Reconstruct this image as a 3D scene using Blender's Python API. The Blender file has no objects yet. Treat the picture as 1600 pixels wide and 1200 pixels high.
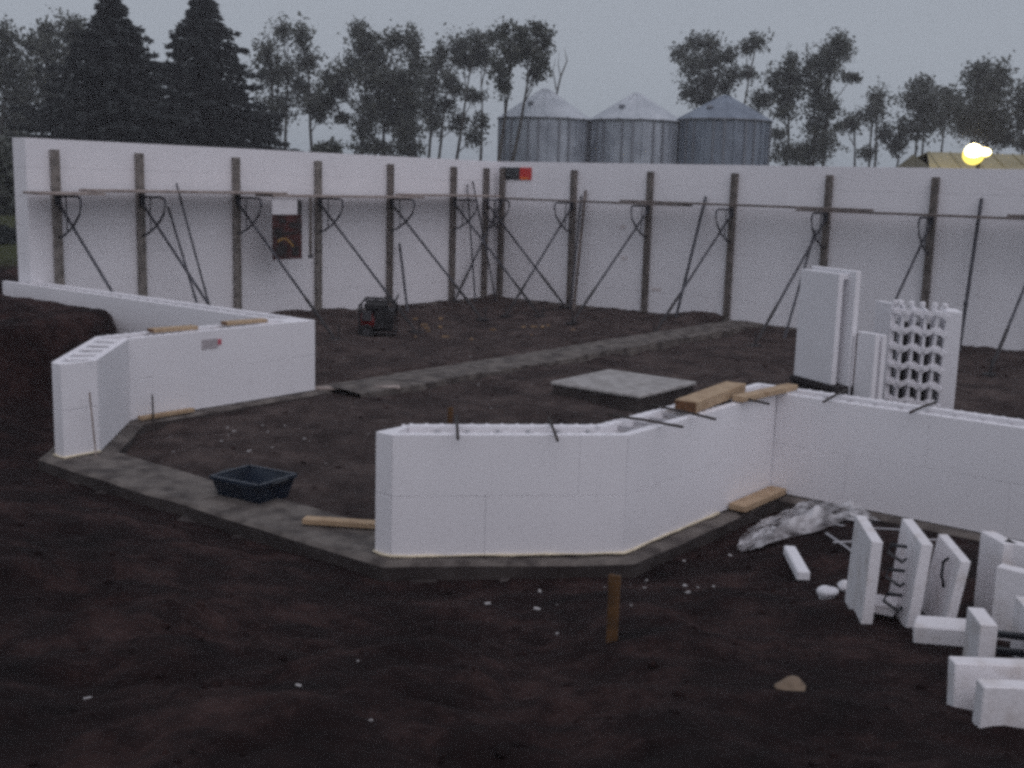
import bpy, bmesh, math, random
import numpy as np
from mathutils import Vector, Matrix

FILTERW = 3.4; DENOISE = False; SKYCOL = (3.28, 3.76, 4.48); SKYSTR = .1; SUNSTR = .76; SUNCOL = (1.0, .88, .97); EXPO = 0.0; LAMPW = 150
HAZE = .0014
SOILIN = [(.022, .015, .0145), (.060, .044, .041), (.12, .091, .083)]

SOIL = [(.0045, .0017, .0019), (.0185, .0088, .0088), (.066, .036, .033)]
random.seed(7); RNG = np.random.default_rng(11)
R = math.radians
SC = bpy.context.scene
COL = SC.collection

# ------------------------------------------------------------------ camera
CAM = np.array([15.536, -19.301, 2.422]); YAW, PIT, ROL, FPX = R(127.808), R(9.91), R(1.634), 1803.0
FW = np.array([math.cos(PIT)*math.cos(YAW), math.cos(PIT)*math.sin(YAW), -math.sin(PIT)])
RT0 = np.array([math.sin(YAW), -math.cos(YAW), 0.0]); UP0 = np.cross(RT0, FW)
RT = math.cos(ROL)*RT0 + math.sin(ROL)*UP0; UP = -math.sin(ROL)*RT0 + math.cos(ROL)*UP0
cam = bpy.data.cameras.new('camera'); cam_o = bpy.data.objects.new('camera', cam); COL.objects.link(cam_o)
cam_o.matrix_world = Matrix(((RT[0], UP[0], -FW[0], CAM[0]), (RT[1], UP[1], -FW[1], CAM[1]), (RT[2], UP[2], -FW[2], CAM[2]), (0, 0, 0, 1)))
cam.sensor_width = 36; cam.lens = FPX/1600*36; cam.clip_start = .05; cam.clip_end = 6000
SC.camera = cam_o
SC.render.engine = 'CYCLES'
SC.cycles.filter_width = FILTERW
SC.cycles.use_denoising = DENOISE
SC.cycles.use_adaptive_sampling = True; SC.cycles.adaptive_threshold = .035; SC.cycles.adaptive_min_samples = 48

# ------------------------------------------------------------------ sky, sun, exposure: overcast dusk
SUN_EL, SUN_AZ = R(54), R(331)          # azimuth of the brighter western sky, behind the camera's right shoulder
W = bpy.data.worlds.new('World'); SC.world = W; W.use_nodes = True
nt = W.node_tree; nt.nodes.clear()
sky = nt.nodes.new('ShaderNodeTexSky'); sky.sky_type = 'NISHITA'; sky.sun_disc = False
sky.sun_elevation = SUN_EL; sky.sun_rotation = R(90)-SUN_AZ
sky.altitude = 300; sky.air_density = 1.0; sky.dust_density = 3.0; sky.ozone_density = 1.0
hsv = nt.nodes.new('ShaderNodeHueSaturation'); hsv.inputs['Saturation'].default_value = .12
mx = nt.nodes.new('ShaderNodeMix'); mx.data_type = 'RGBA'; mx.inputs[0].default_value = .72
mx.inputs[7].default_value = SKYCOL + (1,)       # even cloud deck
bg = nt.nodes.new('ShaderNodeBackground'); bg.inputs[1].default_value = SKYSTR
out = nt.nodes.new('ShaderNodeOutputWorld')
nt.links.new(sky.outputs[0], hsv.inputs['Color']); nt.links.new(hsv.outputs[0], mx.inputs[6])
nt.links.new(mx.outputs[2], bg.inputs[0]); nt.links.new(bg.outputs[0], out.inputs[0])
sl = bpy.data.lights.new('sun', 'SUN'); sl.energy = SUNSTR; sl.angle = R(90); sl.color = SUNCOL
sun = bpy.data.objects.new('sun', sl); COL.objects.link(sun)
sd = Vector((math.cos(SUN_EL)*math.cos(SUN_AZ), math.cos(SUN_EL)*math.sin(SUN_AZ), math.sin(SUN_EL)))
sun.rotation_euler = sd.to_track_quat('Z', 'Y').to_euler(); sun.location = (0, -30, 30)
vs = SC.view_settings; vs.view_transform = 'Standard'; vs.look = 'None'; vs.gamma = 1; vs.exposure = EXPO; vs.use_curve_mapping = False

def at(px, py, d):
    """world point seen at photo pixel (px, py) at horizontal distance d metres"""
    r = FW + RT*(px-800)/FPX + UP*(600-py)/FPX
    return CAM + r*d/math.hypot(r[0], r[1])

# ------------------------------------------------------------------ materials
MAT = {}
def mat(name, col, rough=.8, metal=0., var=.0, vscale=4., bump=0., bscale=30., col2=None, thr=(.4, .6), spec=.5, trans=0.):
    m = bpy.data.materials.new(name); m.use_nodes = True; n = m.node_tree.nodes; l = m.node_tree.links
    b = n['Principled BSDF']; b.inputs['Roughness'].default_value = rough; b.inputs['Metallic'].default_value = metal
    b.inputs['Specular IOR Level'].default_value = spec
    c2 = col2 if col2 else tuple(max(0, x*(1-var)) for x in col)
    tc = n.new('ShaderNodeTexCoord')
    if var or col2:
        g = n.new('ShaderNodeNewGeometry')
        t = n.new('ShaderNodeTexNoise'); t.inputs['Scale'].default_value = vscale; t.inputs['Detail'].default_value = 6
        l.new(g.outputs['Position'], t.inputs['Vector'])
        r = n.new('ShaderNodeValToRGB'); r.color_ramp.elements[0].position = thr[0]; r.color_ramp.elements[1].position = thr[1]
        r.color_ramp.elements[0].color = (*c2, 1); r.color_ramp.elements[1].color = (*col, 1)
        l.new(t.outputs[0], r.inputs[0]); l.new(r.outputs[0], b.inputs['Base Color'])
    else:
        b.inputs['Base Color'].default_value = (*col, 1)
    if bump:
        g2 = n.new('ShaderNodeNewGeometry')
        t2 = n.new('ShaderNodeTexNoise'); t2.inputs['Scale'].default_value = bscale; t2.inputs['Detail'].default_value = 5
        bp = n.new('ShaderNodeBump'); bp.inputs['Strength'].default_value = bump; bp.inputs['Distance'].default_value = .02
        l.new(g2.outputs['Position'], t2.inputs['Vector']); l.new(t2.outputs[0], bp.inputs['Height']); l.new(bp.outputs[0], b.inputs['Normal'])
    if trans:
        ts = n.new('ShaderNodeBsdfTranslucent'); ms = n.new('ShaderNodeMixShader'); ms.inputs[0].default_value = trans
        ts.inputs[0].default_value = (*col, 1)
        l.new(b.outputs[0], ms.inputs[1]); l.new(ts.outputs[0], ms.inputs[2]); l.new(ms.outputs[0], n['Material Output'].inputs[0])
    MAT[name] = m; return m
mat('foam', (.845, .83, .86), .85, var=.05, vscale=1.3, bump=.08, bscale=60, thr=(.35, .65))
mat('foam_dirty', (.78, .755, .775), .85, col2=(.60, .555, .54), vscale=9, thr=(.28, .50), bump=.15, bscale=50)
mat('concrete', (.155, .135, .12), .9, col2=(.055, .045, .041), vscale=5, thr=(.36, .62), bump=.4, bscale=22)
mat('pad_concrete', (.40, .385, .375), .9, col2=(.28, .265, .255), vscale=7, thr=(.35, .6), bump=.25, bscale=30)
mat('core_concrete', (.50, .485, .50), .9, var=.3, bump=.4)
mat('post_wood', (.25, .225, .205), .8, var=.4, vscale=9, bump=.2)
mat('post_steel', (.18, .155, .14), .55, .2, var=.4, vscale=8)
mat('pipe_steel', (.085, .085, .10), .5, .5, var=.4, vscale=7)
mat('plank_wood', (.38, .32, .29), .85, col2=(.25, .20, .18), vscale=6, bump=.2)
mat('plank_dark', (.19, .155, .14), .85, var=.45, vscale=6, bump=.2)
mat('dirty_concrete', (.105, .088, .078), .95, col2=(.045, .036, .032), vscale=3, thr=(.35, .65), bump=.5, bscale=18)
mat('chip_wood', (.30, .19, .10), .8, var=.4, vscale=12)
mat('fresh_wood', (.47, .34, .215), .75, col2=(.33, .22, .13), vscale=11, thr=(.3, .6), bump=.15, bscale=40)
mat('end_grain', (.16, .075, .035), .9, var=.3, vscale=20)
mat('stake_wood', (.115, .055, .018), .85, var=.4, vscale=12)
mat('rebar', (.055, .042, .036), .7, .3, var=.4, vscale=15)
mat('black_plastic', (.012, .014, .020), .45, var=.3)
mat('tub_plastic', (.014, .023, .040), .4, var=.4, vscale=6)
mat('tub_mortar', (.10, .095, .09), .9, var=.4, vscale=6)
mat('grey_plastic', (.42, .41, .43), .6)
mat('red_paint', (.16, .012, .012), .4, var=.3)
mat('engine_black', (.012, .011, .013), .5, var=.4, vscale=9)
mat('rubber', (.010, .010, .011), .8)
mat('tan_label', (.20, .145, .10), .8)
mat('banner_photo', (.065, .014, .012), .6, col2=(.012, .009, .009), vscale=5, thr=(.38, .62))
mat('banner_white', (.74, .72, .74), .7, var=.1)
mat('banner_gold', (.28, .16, .05), .6)
mat('banner_dark', (.02, .017, .017), .6)
mat('sign_black', (.03, .033, .038), .5, var=.3, vscale=8)
mat('sign_red', (.55, .035, .03), .5)
mat('sign_orange', (.70, .16, .03), .5)
mat('sign_grey', (.26, .29, .30), .5)
mat('galvanised', (.46, .50, .56), .55, .2, col2=(.28, .31, .36), vscale=.9, thr=(.35, .65))
mat('galvanised_roof', (.55, .58, .62), .55, .2, col2=(.42, .45, .49), vscale=.8, thr=(.35, .65))
mat('galvanised_dull', (.24, .28, .34), .6, .2, col2=(.17, .20, .25), vscale=.8)
mat('stiffener_steel', (.20, .21, .24), .6, .3)
mat('dark_steel', (.05, .05, .055), .6, .3)
mat('bark', (.075, .066, .056), .9, var=.5, vscale=3, bump=.4, bscale=9)
mat('leaf', (.112, .120, .100), .7, col2=(.072, .080, .070), vscale=.9, thr=(.35, .65), trans=.25)
mat('leaf_far', (.110, .118, .100), .7, col2=(.072, .080, .070), vscale=.9, thr=(.35, .65), trans=.25)
mat('needle', (.026, .032, .032), .8, col2=(.014, .018, .019), vscale=1.2)
mat('grass_blade', (.050, .062, .022), .8, col2=(.03, .04, .015), vscale=2)
mat('clod', (.034, .026, .022), .95, col2=(.012, .010, .009), vscale=3, thr=(.3, .7))
mat('shed_roof', (.30, .27, .17), .7, .0, col2=(.24, .215, .13), vscale=1.2)
mat('shed_wall', (.36, .31, .22), .8, var=.2, vscale=2)
mat('pole_wood', (.09, .07, .055), .9, var=.3)
mat('sheeting', (.58, .565, .58), .3, col2=(.22, .205, .21), vscale=9, thr=(.38, .60))
mat('crumb', (.40, .385, .385), .9)
mat('pipe_dark', (.028, .026, .028), .7)
mat('bead_foam', (.80, .70, .52), .8, var=.2, vscale=9)
mat('mud_concrete', (.055, .045, .042), .95, col2=(.028, .021, .020), vscale=4, bump=.5, bscale=18)
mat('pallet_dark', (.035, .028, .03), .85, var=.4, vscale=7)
def emis(name, col, s):
    m = bpy.data.materials.new(name); m.use_nodes = True; b = m.node_tree.nodes['Principled BSDF']
    b.inputs['Base Color'].default_value = (*col, 1); b.inputs['Emission Color'].default_value = (*col, 1); b.inputs['Emission Strength'].default_value = s
    MAT[name] = m
emis('lamp_glow', (1.0, .80, .16), 1.5); emis('lamp_core', (1.0, .93, .65), 6.0)

# ------------------------------------------------------------------ mesh and object helpers
class MB:
    def __init__(s): s.v = []; s.f = []
    def add(s, vs_, fs):
        o = len(s.v); s.v += [tuple(map(float, a)) for a in vs_]; s.f += [tuple(i+o for i in f) for f in fs]; return s
    def box(s, c, d, rot=None):
        h = [x/2 for x in d]; P = [Vector((sx*h[0], sy*h[1], sz*h[2])) for sz in (-1, 1) for sy in (-1, 1) for sx in (-1, 1)]
        if rot is not None: P = [rot @ p for p in P]
        return s.add([p+Vector(c) for p in P], [(0, 2, 3, 1), (4, 5, 7, 6), (0, 1, 5, 4), (2, 6, 7, 3), (0, 4, 6, 2), (1, 3, 7, 5)])
    def bar(s, a, b, w, h, up=(0, 0, 1)):
        a, b = Vector(a), Vector(b); d = (b-a); L = d.length; d.normalize(); u = Vector(up)
        if abs(d.dot(u)) > .98: u = Vector((1, 0, 0))
        x = d.cross(u).normalized(); z = x.cross(d).normalized()
        return s.box((a+b)/2, (w, L, h), Matrix((x, d, z)).transposed())
    def tube(s, pts, r, n=8, cap=True):
        pts = [Vector(p) for p in pts]; rr = r if isinstance(r, (list, tuple)) else [r]*len(pts); o = len(s.v); k = len(pts)
        for i, p in enumerate(pts):
            d = (pts[min(i+1, k-1)]-pts[max(i-1, 0)]).normalized(); u = Vector((0, 0, 1)) if abs(d.z) < .95 else Vector((1, 0, 0))
            x = d.cross(u).normalized(); y = x.cross(d)
            for j in range(n):
                a = 2*math.pi*j/n; q = p+(x*math.cos(a)+y*math.sin(a))*rr[i]; s.v.append(tuple(q))
        for i in range(k-1):
            for j in range(n):
                a, b = o+i*n+j, o+i*n+(j+1) % n; s.f.append((a, b, b+n, a+n))
        if cap: s.f.append(tuple(o+j for j in range(n))[::-1]); s.f.append(tuple(o+(k-1)*n+j for j in range(n)))
        return s
    def prism(s, plan, z0, z1):
        n = len(plan); vs_ = [(x, y, z0) for x, y in plan]+[(x, y, z1) for x, y in plan]
        fs = [tuple(range(n))[::-1], tuple(range(n, 2*n))]+[(i, (i+1) % n, n+(i+1) % n, n+i) for i in range(n)]
        return s.add(vs_, fs)
    def build(s, name, m, parent=None, bevel=0., smooth=False, local=False):
        off = Vector((0, 0, 0))
        if parent is not None and not local:
            off = parent.location.copy()
            if parent.parent is not None: off = off+parent.parent.location
        me = bpy.data.meshes.new(name); me.from_pydata([tuple(Vector(v)-off) for v in s.v], [], s.f); me.update()
        bm = bmesh.new(); bm.from_mesh(me); bmesh.ops.recalc_face_normals(bm, faces=bm.faces)
        if bevel: bmesh.ops.bevel(bm, geom=list(bm.edges), offset=bevel, segments=1, affect='EDGES', clamp_overlap=True)
        bm.to_mesh(me); bm.free()
        if smooth: me.polygons.foreach_set('use_smooth', [True]*len(me.polygons))
        return link(name, me, m, parent)
def link(name, me, m, parent=None, loc=None, rz=None):
    if m is not None and len(me.materials) == 0: me.materials.append(MAT[m] if isinstance(m, str) else m)
    o = bpy.data.objects.new(name, me); COL.objects.link(o)
    if parent is not None: o.parent = parent
    if loc is not None: o.location = loc
    if rz is not None: o.rotation_euler = (0, 0, rz)
    return o
def thing(name, label, cat, loc=(0, 0, 0), rz=0, group=None):
    o = bpy.data.objects.new(name, None); o.empty_display_size = .2; COL.objects.link(o); o.location = loc; o.rotation_euler = (0, 0, rz)
    return tag(o, label, cat, group)
def tag(o, label=None, cat=None, group=None, kind=None):
    for k, v in (('label', label), ('category', cat), ('group', group), ('kind', kind)):
        if v: o[k] = v
    return o
def copy_tree(o, parent=None):
    c = o.copy(); COL.objects.link(c); c.parent = parent
    for ch in list(o.children): copy_tree(ch, c)
    return c
def npmesh(name, V, F, m, parent=None, smooth=False):
    V = np.asarray(V, np.float32); F = np.asarray(F, np.int32); k = F.shape[1]
    me = bpy.data.meshes.new(name); me.vertices.add(len(V)); me.vertices.foreach_set('co', V.ravel())
    me.loops.add(F.size); me.loops.foreach_set('vertex_index', F.ravel()); me.polygons.add(len(F))
    me.polygons.foreach_set('loop_start', np.arange(0, F.size, k, dtype=np.int32)); me.polygons.foreach_set('loop_total', np.full(len(F), k, np.int32))
    if smooth: me.polygons.foreach_set('use_smooth', np.ones(len(F), bool))
    me.update(calc_edges=True); me.validate()
    return link(name, me, m, parent)

# ------------------------------------------------------------------ ground
POLY = [(-.34, .34), (20, .34), (20, -10.768), (11.616, -10.768), (11.616, -12.99), (10.528, -14.078), (6.54, -14.078), (5.394, -12.93), (5.394, -10.7), (-.34, -10.7)]
def sst(a, b, x):
    t = np.clip((x-a)/(b-a), 0, 1); return t*t*(3-2*t)
def sdf(x, y):
    d = np.full(x.shape, 1e9); ins = np.zeros(x.shape, bool); n = len(POLY)
    for i in range(n):
        ax, ay = POLY[i]; bx, by = POLY[(i+1) % n]; ex, ey = bx-ax, by-ay
        t = np.clip(((x-ax)*ex+(y-ay)*ey)/(ex*ex+ey*ey), 0, 1)
        d = np.minimum(d, np.hypot(x-ax-t*ex, y-ay-t*ey))
        c = ((ay > y) != (by > y)) & (x < ex*(y-ay)/(ey if ey else 1e-9)+ax); ins ^= c
    return np.where(ins, -d, d)
def base_ground(x, y):
    s = sdf(x, y)
    zi = -.10+.10*sst(1.6, .3, -s)*np.where((x < 1.7) | (y > -1.7), 1, 0)
    z0 = -.12+.09*sst(11.7, 12.9, x)
    zo = z0+.185*np.clip(s, 0, 5.3)*sst(0, .8, s)
    w = sst(.30, -.22, x-np.minimum(2.45+1.25*(-10.7-y), 4.2)+.10*np.sin(y*5.1))*sst(-19, -14.3, y)
    zo = np.where(y < 0, zo*(1-w)+w*np.maximum(zo, .60+.20*sst(.1, 1.0, s)), zo)
    back = sst(-.2, .2, -x)+sst(.1, .5, y); zo = np.where((x < 0) | (y > .2), np.maximum(zo, .6*np.clip(back, 0, 1)), zo)
    return np.where(s < 0, zi, np.minimum(zo, .78))
def vnoise(x, y, seed):
    xi, yi = np.floor(x).astype(np.int64), np.floor(y).astype(np.int64); fx, fy = x-xi, y-yi; fx = fx*fx*(3-2*fx); fy = fy*fy*(3-2*fy)
    def h(a, b):
        n = (a*374761393+b*668265263+seed*974634777) & 0x7fffffff; n = ((n ^ (n >> 13))*1274126177) & 0x7fffffff
        return ((n ^ (n >> 16)) & 0xffff)/65535.
    return (h(xi, yi)*(1-fx)+h(xi+1, yi)*fx)*(1-fy)+(h(xi, yi+1)*(1-fx)+h(xi+1, yi+1)*fx)*fy
def fbm(x, y, s, sc, oct_=4):
    v = 0; a = 1; t = 0
    for k in range(oct_): v = v+a*(vnoise(x*sc+17.3*k, y*sc-9.1*k, s+k)-.5); t += a; a *= .55; sc *= 2.1
    return v/t
def ground_z(x, y):
    x = np.asarray(x, float); y = np.asarray(y, float); s = sdf(x, y); z = base_ground(x, y)
    calm = 1-.85*np.exp(-((x-14.1)/.9)**2-((y+14.4)/1.1)**2)
    amp = calm*np.where(s < 0, .12, .10+.26*sst(.4, 2.2, s))*np.where(np.abs(s) < .25, .35, 1)
    near = sst(40, 22, np.hypot(x-8, y+10))
    rut = .045*np.sin(((x-9)*.83+(y+16)*.55)*5.2+2.5*fbm(x, y, 77, .5, 2))*sst(.8, 2.2, s)*sst(.1, .35, fbm(x, y, 71, .45, 2)+.25)
    z = z+near*rut
    z = z+near*(amp*fbm(x, y, 3, 1.35)+calm*.085*fbm(x, y, 9, 5.0, 4)*np.where(np.abs(s) < .2, .4, 1))
    z = z+np.where(s < 0, .09*sst(-.1, .25, fbm(x, y, 21, .55, 2)), 0)          # spoil left inside
    # low ridge of spoil beside the inner footing and in front of the front footing
    z = z+np.where(s < 0, .10*np.exp(-((x-5.15-.15*np.sin(y*1.3))/.42)**2)*sst(-10.3, -9.6, y), 0)
    st = np.where((s < 0) & (np.abs(x-5.98) < .42), np.minimum(z, -.045), z)
    return np.where(s < 0, np.minimum(st, .13), z)
def gz(x, y): return float(ground_z(np.array([x]), np.array([y]))[0])
def axis(parts, lo, hi):
    a = []
    for x0, x1, d in parts: a += list(np.arange(x0, x1, d))
    a.append(parts[-1][1]); e = a[-1]; st = .3
    while e < hi: e += st; st *= 1.22; a.append(e)
    e = a[0]; st = .3; pre = []
    while e > lo: e -= st; st *= 1.22; pre.append(e)
    return np.array(pre[::-1]+a)
gx = axis([(-3, 1, .14), (1, 17, .06), (17, 21, .16)], -2500, 2500); gy = axis([(-19.5, -9.5, .055), (-9.5, 1.2, .10)], -2500, 2500)
GX, GY = np.meshgrid(gx, gy); GZ = ground_z(GX.ravel(), GY.ravel())
nx, ny = len(gx), len(gy); idx = np.arange(nx*ny).reshape(ny, nx)
GF = np.stack([idx[:-1, :-1], idx[:-1, 1:], idx[1:, 1:], idx[1:, :-1]], -1).reshape(-1, 4)
gm = bpy.data.materials.new('soil'); gm.use_nodes = True; n = gm.node_tree.nodes; l = gm.node_tree.links; b = n['Principled BSDF']
b.inputs['Roughness'].default_value = .95; b.inputs['Specular IOR Level'].default_value = .2
geo = n.new('ShaderNodeNewGeometry')
def tex(sc, det=6, rough=.6):
    t = n.new('ShaderNodeTexNoise'); t.inputs['Scale'].default_value = sc; t.inputs['Detail'].default_value = det; t.inputs['Roughness'].default_value = rough
    l.new(geo.outputs['Position'], t.inputs['Vector']); return t
def ramp(src, stops):
    r = n.new('ShaderNodeValToRGB'); e = r.color_ramp.elements
    while len(e) < len(stops): e.new(.5)
    for k, (p, c) in enumerate(stops): e[k].position = p; e[k].color = (*c, 1)
    l.new(src, r.inputs[0]); return r
soil = ramp(tex(1.6, 11, .78).outputs[0], [(.34, SOIL[0]), (.50, SOIL[1]), (.66, SOIL[2])])
soilin = ramp(tex(1.7, 10, .78).outputs[0], [(.34, SOILIN[0]), (.50, SOILIN[1]), (.66, SOILIN[2])])
grass = ramp(tex(.8, 8).outputs[0], [(.3, (.030, .034, .014)), (.55, (.055, .062, .024)), (.75, (.075, .070, .035))])
def attr(nm):
    a = n.new('ShaderNodeAttribute'); a.attribute_name = nm; return a
def mixc(f, a, c):
    m = n.new('ShaderNodeMix'); m.data_type = 'RGBA'; l.new(f, m.inputs[0]); l.new(a, m.inputs[6]); l.new(c, m.inputs[7]); return m.outputs[2]
c1 = mixc(attr('inside').outputs['Fac'], soil.outputs[0], soilin.outputs[0])
l.new(mixc(attr('grassy').outputs['Fac'], c1, grass.outputs[0]), b.inputs['Base Color'])
bp = n.new('ShaderNodeBump'); bp.inputs['Strength'].default_value = .8; bp.inputs['Distance'].default_value = .05
l.new(tex(24, 8, .7).outputs[0], bp.inputs['Height']); l.new(bp.outputs[0], b.inputs['Normal'])
ground = npmesh('ground', np.stack([GX.ravel(), GY.ravel(), GZ], 1), GF, gm, smooth=True); tag(ground, kind='structure')
S_ = sdf(GX.ravel(), GY.ravel())
def setattr_(nm, v):
    a = ground.data.attributes.new(nm, 'FLOAT', 'POINT'); a.data.foreach_set('value', np.asarray(v, np.float32))
setattr_('inside', sst(.1, -.1, S_))
xx, yy = GX.ravel(), GY.ravel()
setattr_('grassy', np.clip(sst(-2.5, -5, xx+2*fbm(xx, yy, 40, .4, 2))+sst(5, 9, yy+2*fbm(xx, yy, 41, .4, 2)), 0, 1))

def scatter_lumps(name, n_, sampler, smin, smax, m, squash=.6, kind='stuff', parent=None):
    ico = bmesh.new(); bmesh.ops.create_icosphere(ico, subdivisions=1, radius=1); IV = np.array([v.co[:] for v in ico.verts]); IF = np.array([[v.index for v in f.verts] for f in ico.faces]); ico.free()
    X, Y = sampler(n_); Z = ground_z(X, Y); sz = smin+(smax-smin)*RNG.random(len(X))**3
    V = IV[None]*(1+.55*(RNG.random((len(X), len(IV), 1))-.5)); V = V*sz[:, None, None]*np.array([1, 1, squash])*(.7+.6*RNG.random((len(X), 1, 3)))
    V = V+np.stack([X, Y, Z+sz*.05], 1)[:, None, :]
    F = IF[None]+(np.arange(len(X))*len(IV))[:, None, None]
    return tag(npmesh(name, V.reshape(-1, 3), F.reshape(-1, 3), m, parent), kind=kind)
def samp_front(n_):
    x = RNG.uniform(3, 17, n_); y = RNG.uniform(-19, -10.8, n_); k = sdf(x, y) > .25; return x[k], y[k]
def samp_in(n_):
    x = RNG.uniform(.3, 13, n_); y = RNG.uniform(-13.9, -.3, n_); s = sdf(x, y); k = (s < -.45) & (np.abs(x-5.98) > .35) & ~((abs(x-8.2) < .75) & (abs(y+7.65) < .75)); return x[k], y[k]
tag(scatter_lumps('soil_clods', 2600, samp_front, .005, .030, gm), 'dark crumbly soil clods strewn over the banks outside the foundation', 'soil', kind='stuff')
tag(scatter_lumps('soil_lumps', 2200, samp_in, .005, .032, gm), 'brown soil lumps strewn across the floor inside the foundation', 'soil', kind='stuff')
# ------------------------------------------------------------------ footings
def offset(poly, d):
    n_ = len(poly); o = []
    for i in range(n_):
        a, b_, c = Vector(poly[i-1]), Vector(poly[i]), Vector(poly[(i+1) % n_])
        e1, e2 = (b_-a).normalized(), (c-b_).normalized(); n1, n2 = Vector((-e1.y, e1.x)), Vector((-e2.y, e2.x))
        m_ = (n1+n2).normalized(); o.append(b_+m_*(d/max(.3, m_.dot(n1))))
    return o
def ring(po, pi, z0, z1, step, jit):
    V = []; F = []; rnd = random.Random(4); rows = []
    for k in range(len(po)):
        a, b_, c, d = po[k], po[(k+1) % len(po)], pi[k], pi[(k+1) % len(pi)]; m_ = max(1, int((b_-a).length/step))
        for j in range(m_):
            t = j/m_; o = a.lerp(b_, t); i = c.lerp(d, t)
            if j: o = o+Vector((rnd.uniform(-jit, jit), rnd.uniform(-jit, jit))); i = i+Vector((rnd.uniform(-jit, jit), rnd.uniform(-jit, jit)))
            zz = z1+rnd.uniform(-.012, 0) if j else z1-.004; rows.append((o, i, zz))
    n_ = len(rows)
    for o, i, zz in rows: V += [(o.x, o.y, z0), (o.x, o.y, zz-.02), ((o.x*.94+i.x*.06), (o.y*.94+i.y*.06), zz), ((i.x*.95+o.x*.05), (i.y*.95+o.y*.05), zz), (i.x, i.y, zz-.02), (i.x, i.y, z0)]
    for r in range(n_):
        q = ((r+1) % n_)*6; p = r*6
        for c in range(5): F.append((p+c, q+c, q+c+1, p+c+1))
    return MB().add(V, F)
ft = thing('concrete_footing', 'rough grey concrete footing running under the white walls and across the bay opening', 'footing', (8.5, -14.1, -.2))
fr = ring(offset(POLY, .13), offset(POLY, -.338-.14), -.45, -.002, .3, .007).build('footing_ring', 'concrete', ft); fr.data.materials.append(MAT['mud_concrete'])
for p_ in fr.data.polygons: p_.material_index = 1 if abs(p_.normal.z) < .6 else 0     # trench sides are caked with mud
sp = [(6.2, -14.17), (6.9, -14.2), (8.0, -14.2), (9.0, -14.2), (10.0, -14.2), (10.5, -14.2), (11.2, -13.52)]
V = []; F = []
rnd = random.Random(8)
for k in range(41):
    t = k/40*(len(sp)-1); i = min(int(t), len(sp)-2); p = Vector(sp[i]).lerp(Vector(sp[i+1]), t-i); w_ = .13+.10*rnd.random()
    nrm = Vector((0, -1)) if t < 5 else Vector((.7, -.7)); q = p+nrm*w_; h = -.10-.05*rnd.random()
    V += [(p.x, p.y, h), (p.x+nrm.x*w_*.6, p.y+nrm.y*w_*.6, h-.012), (q.x, q.y, h-.07), (q.x+nrm.x*.05, q.y+nrm.y*.05, -.4)]
    if k: F += [(4*k-4+c, 4*k+c, 4*k+c+1, 4*k-3+c) for c in range(3)]
MB().add(V, F).build('overpour_lip', 'mud_concrete', ft, smooth=True)
fi = thing('inner_footing', 'dirt covered concrete strip footing crossing the floor from foam wall corner to back wall', 'footing', (5.98, -5, -.1))
m_ = MB(); V = []; F = []
for k in range(35):
    y = -10.2+k*.3; rx = rnd.uniform(-.02, .02)
    V += [(5.64+rx, y, -.3), (5.64+rx, y, -.015), (5.98, y, .006*math.sin(k)), (6.32+rx, y, -.015+rnd.uniform(-.02, .01)), (6.34+rx, y, -.3)]
    if k: F += [(5*k-5+c, 5*k+c, 5*k+c+1, 5*k-4+c) for c in range(4)]
m_.add([(x, y, z+.035) for x, y, z in V], F).build('strip', 'concrete', fi)
pd = thing('concrete_pad', 'pale square concrete pad standing proud of the dirt floor', 'pad', (8.2, -7.65, -.1))
MB().prism([(7.6, -8.29), (8.82, -8.29), (8.81, -7.01), (7.57, -7.01)], -.3, .045).build('slab_base', 'mud_concrete', pd, bevel=.02); MB().prism([(7.58, -8.31), (8.84, -8.31), (8.83, -6.99), (7.55, -6.99)], .05, .1).build('slab', 'pad_concrete', pd, bevel=.015)

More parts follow.
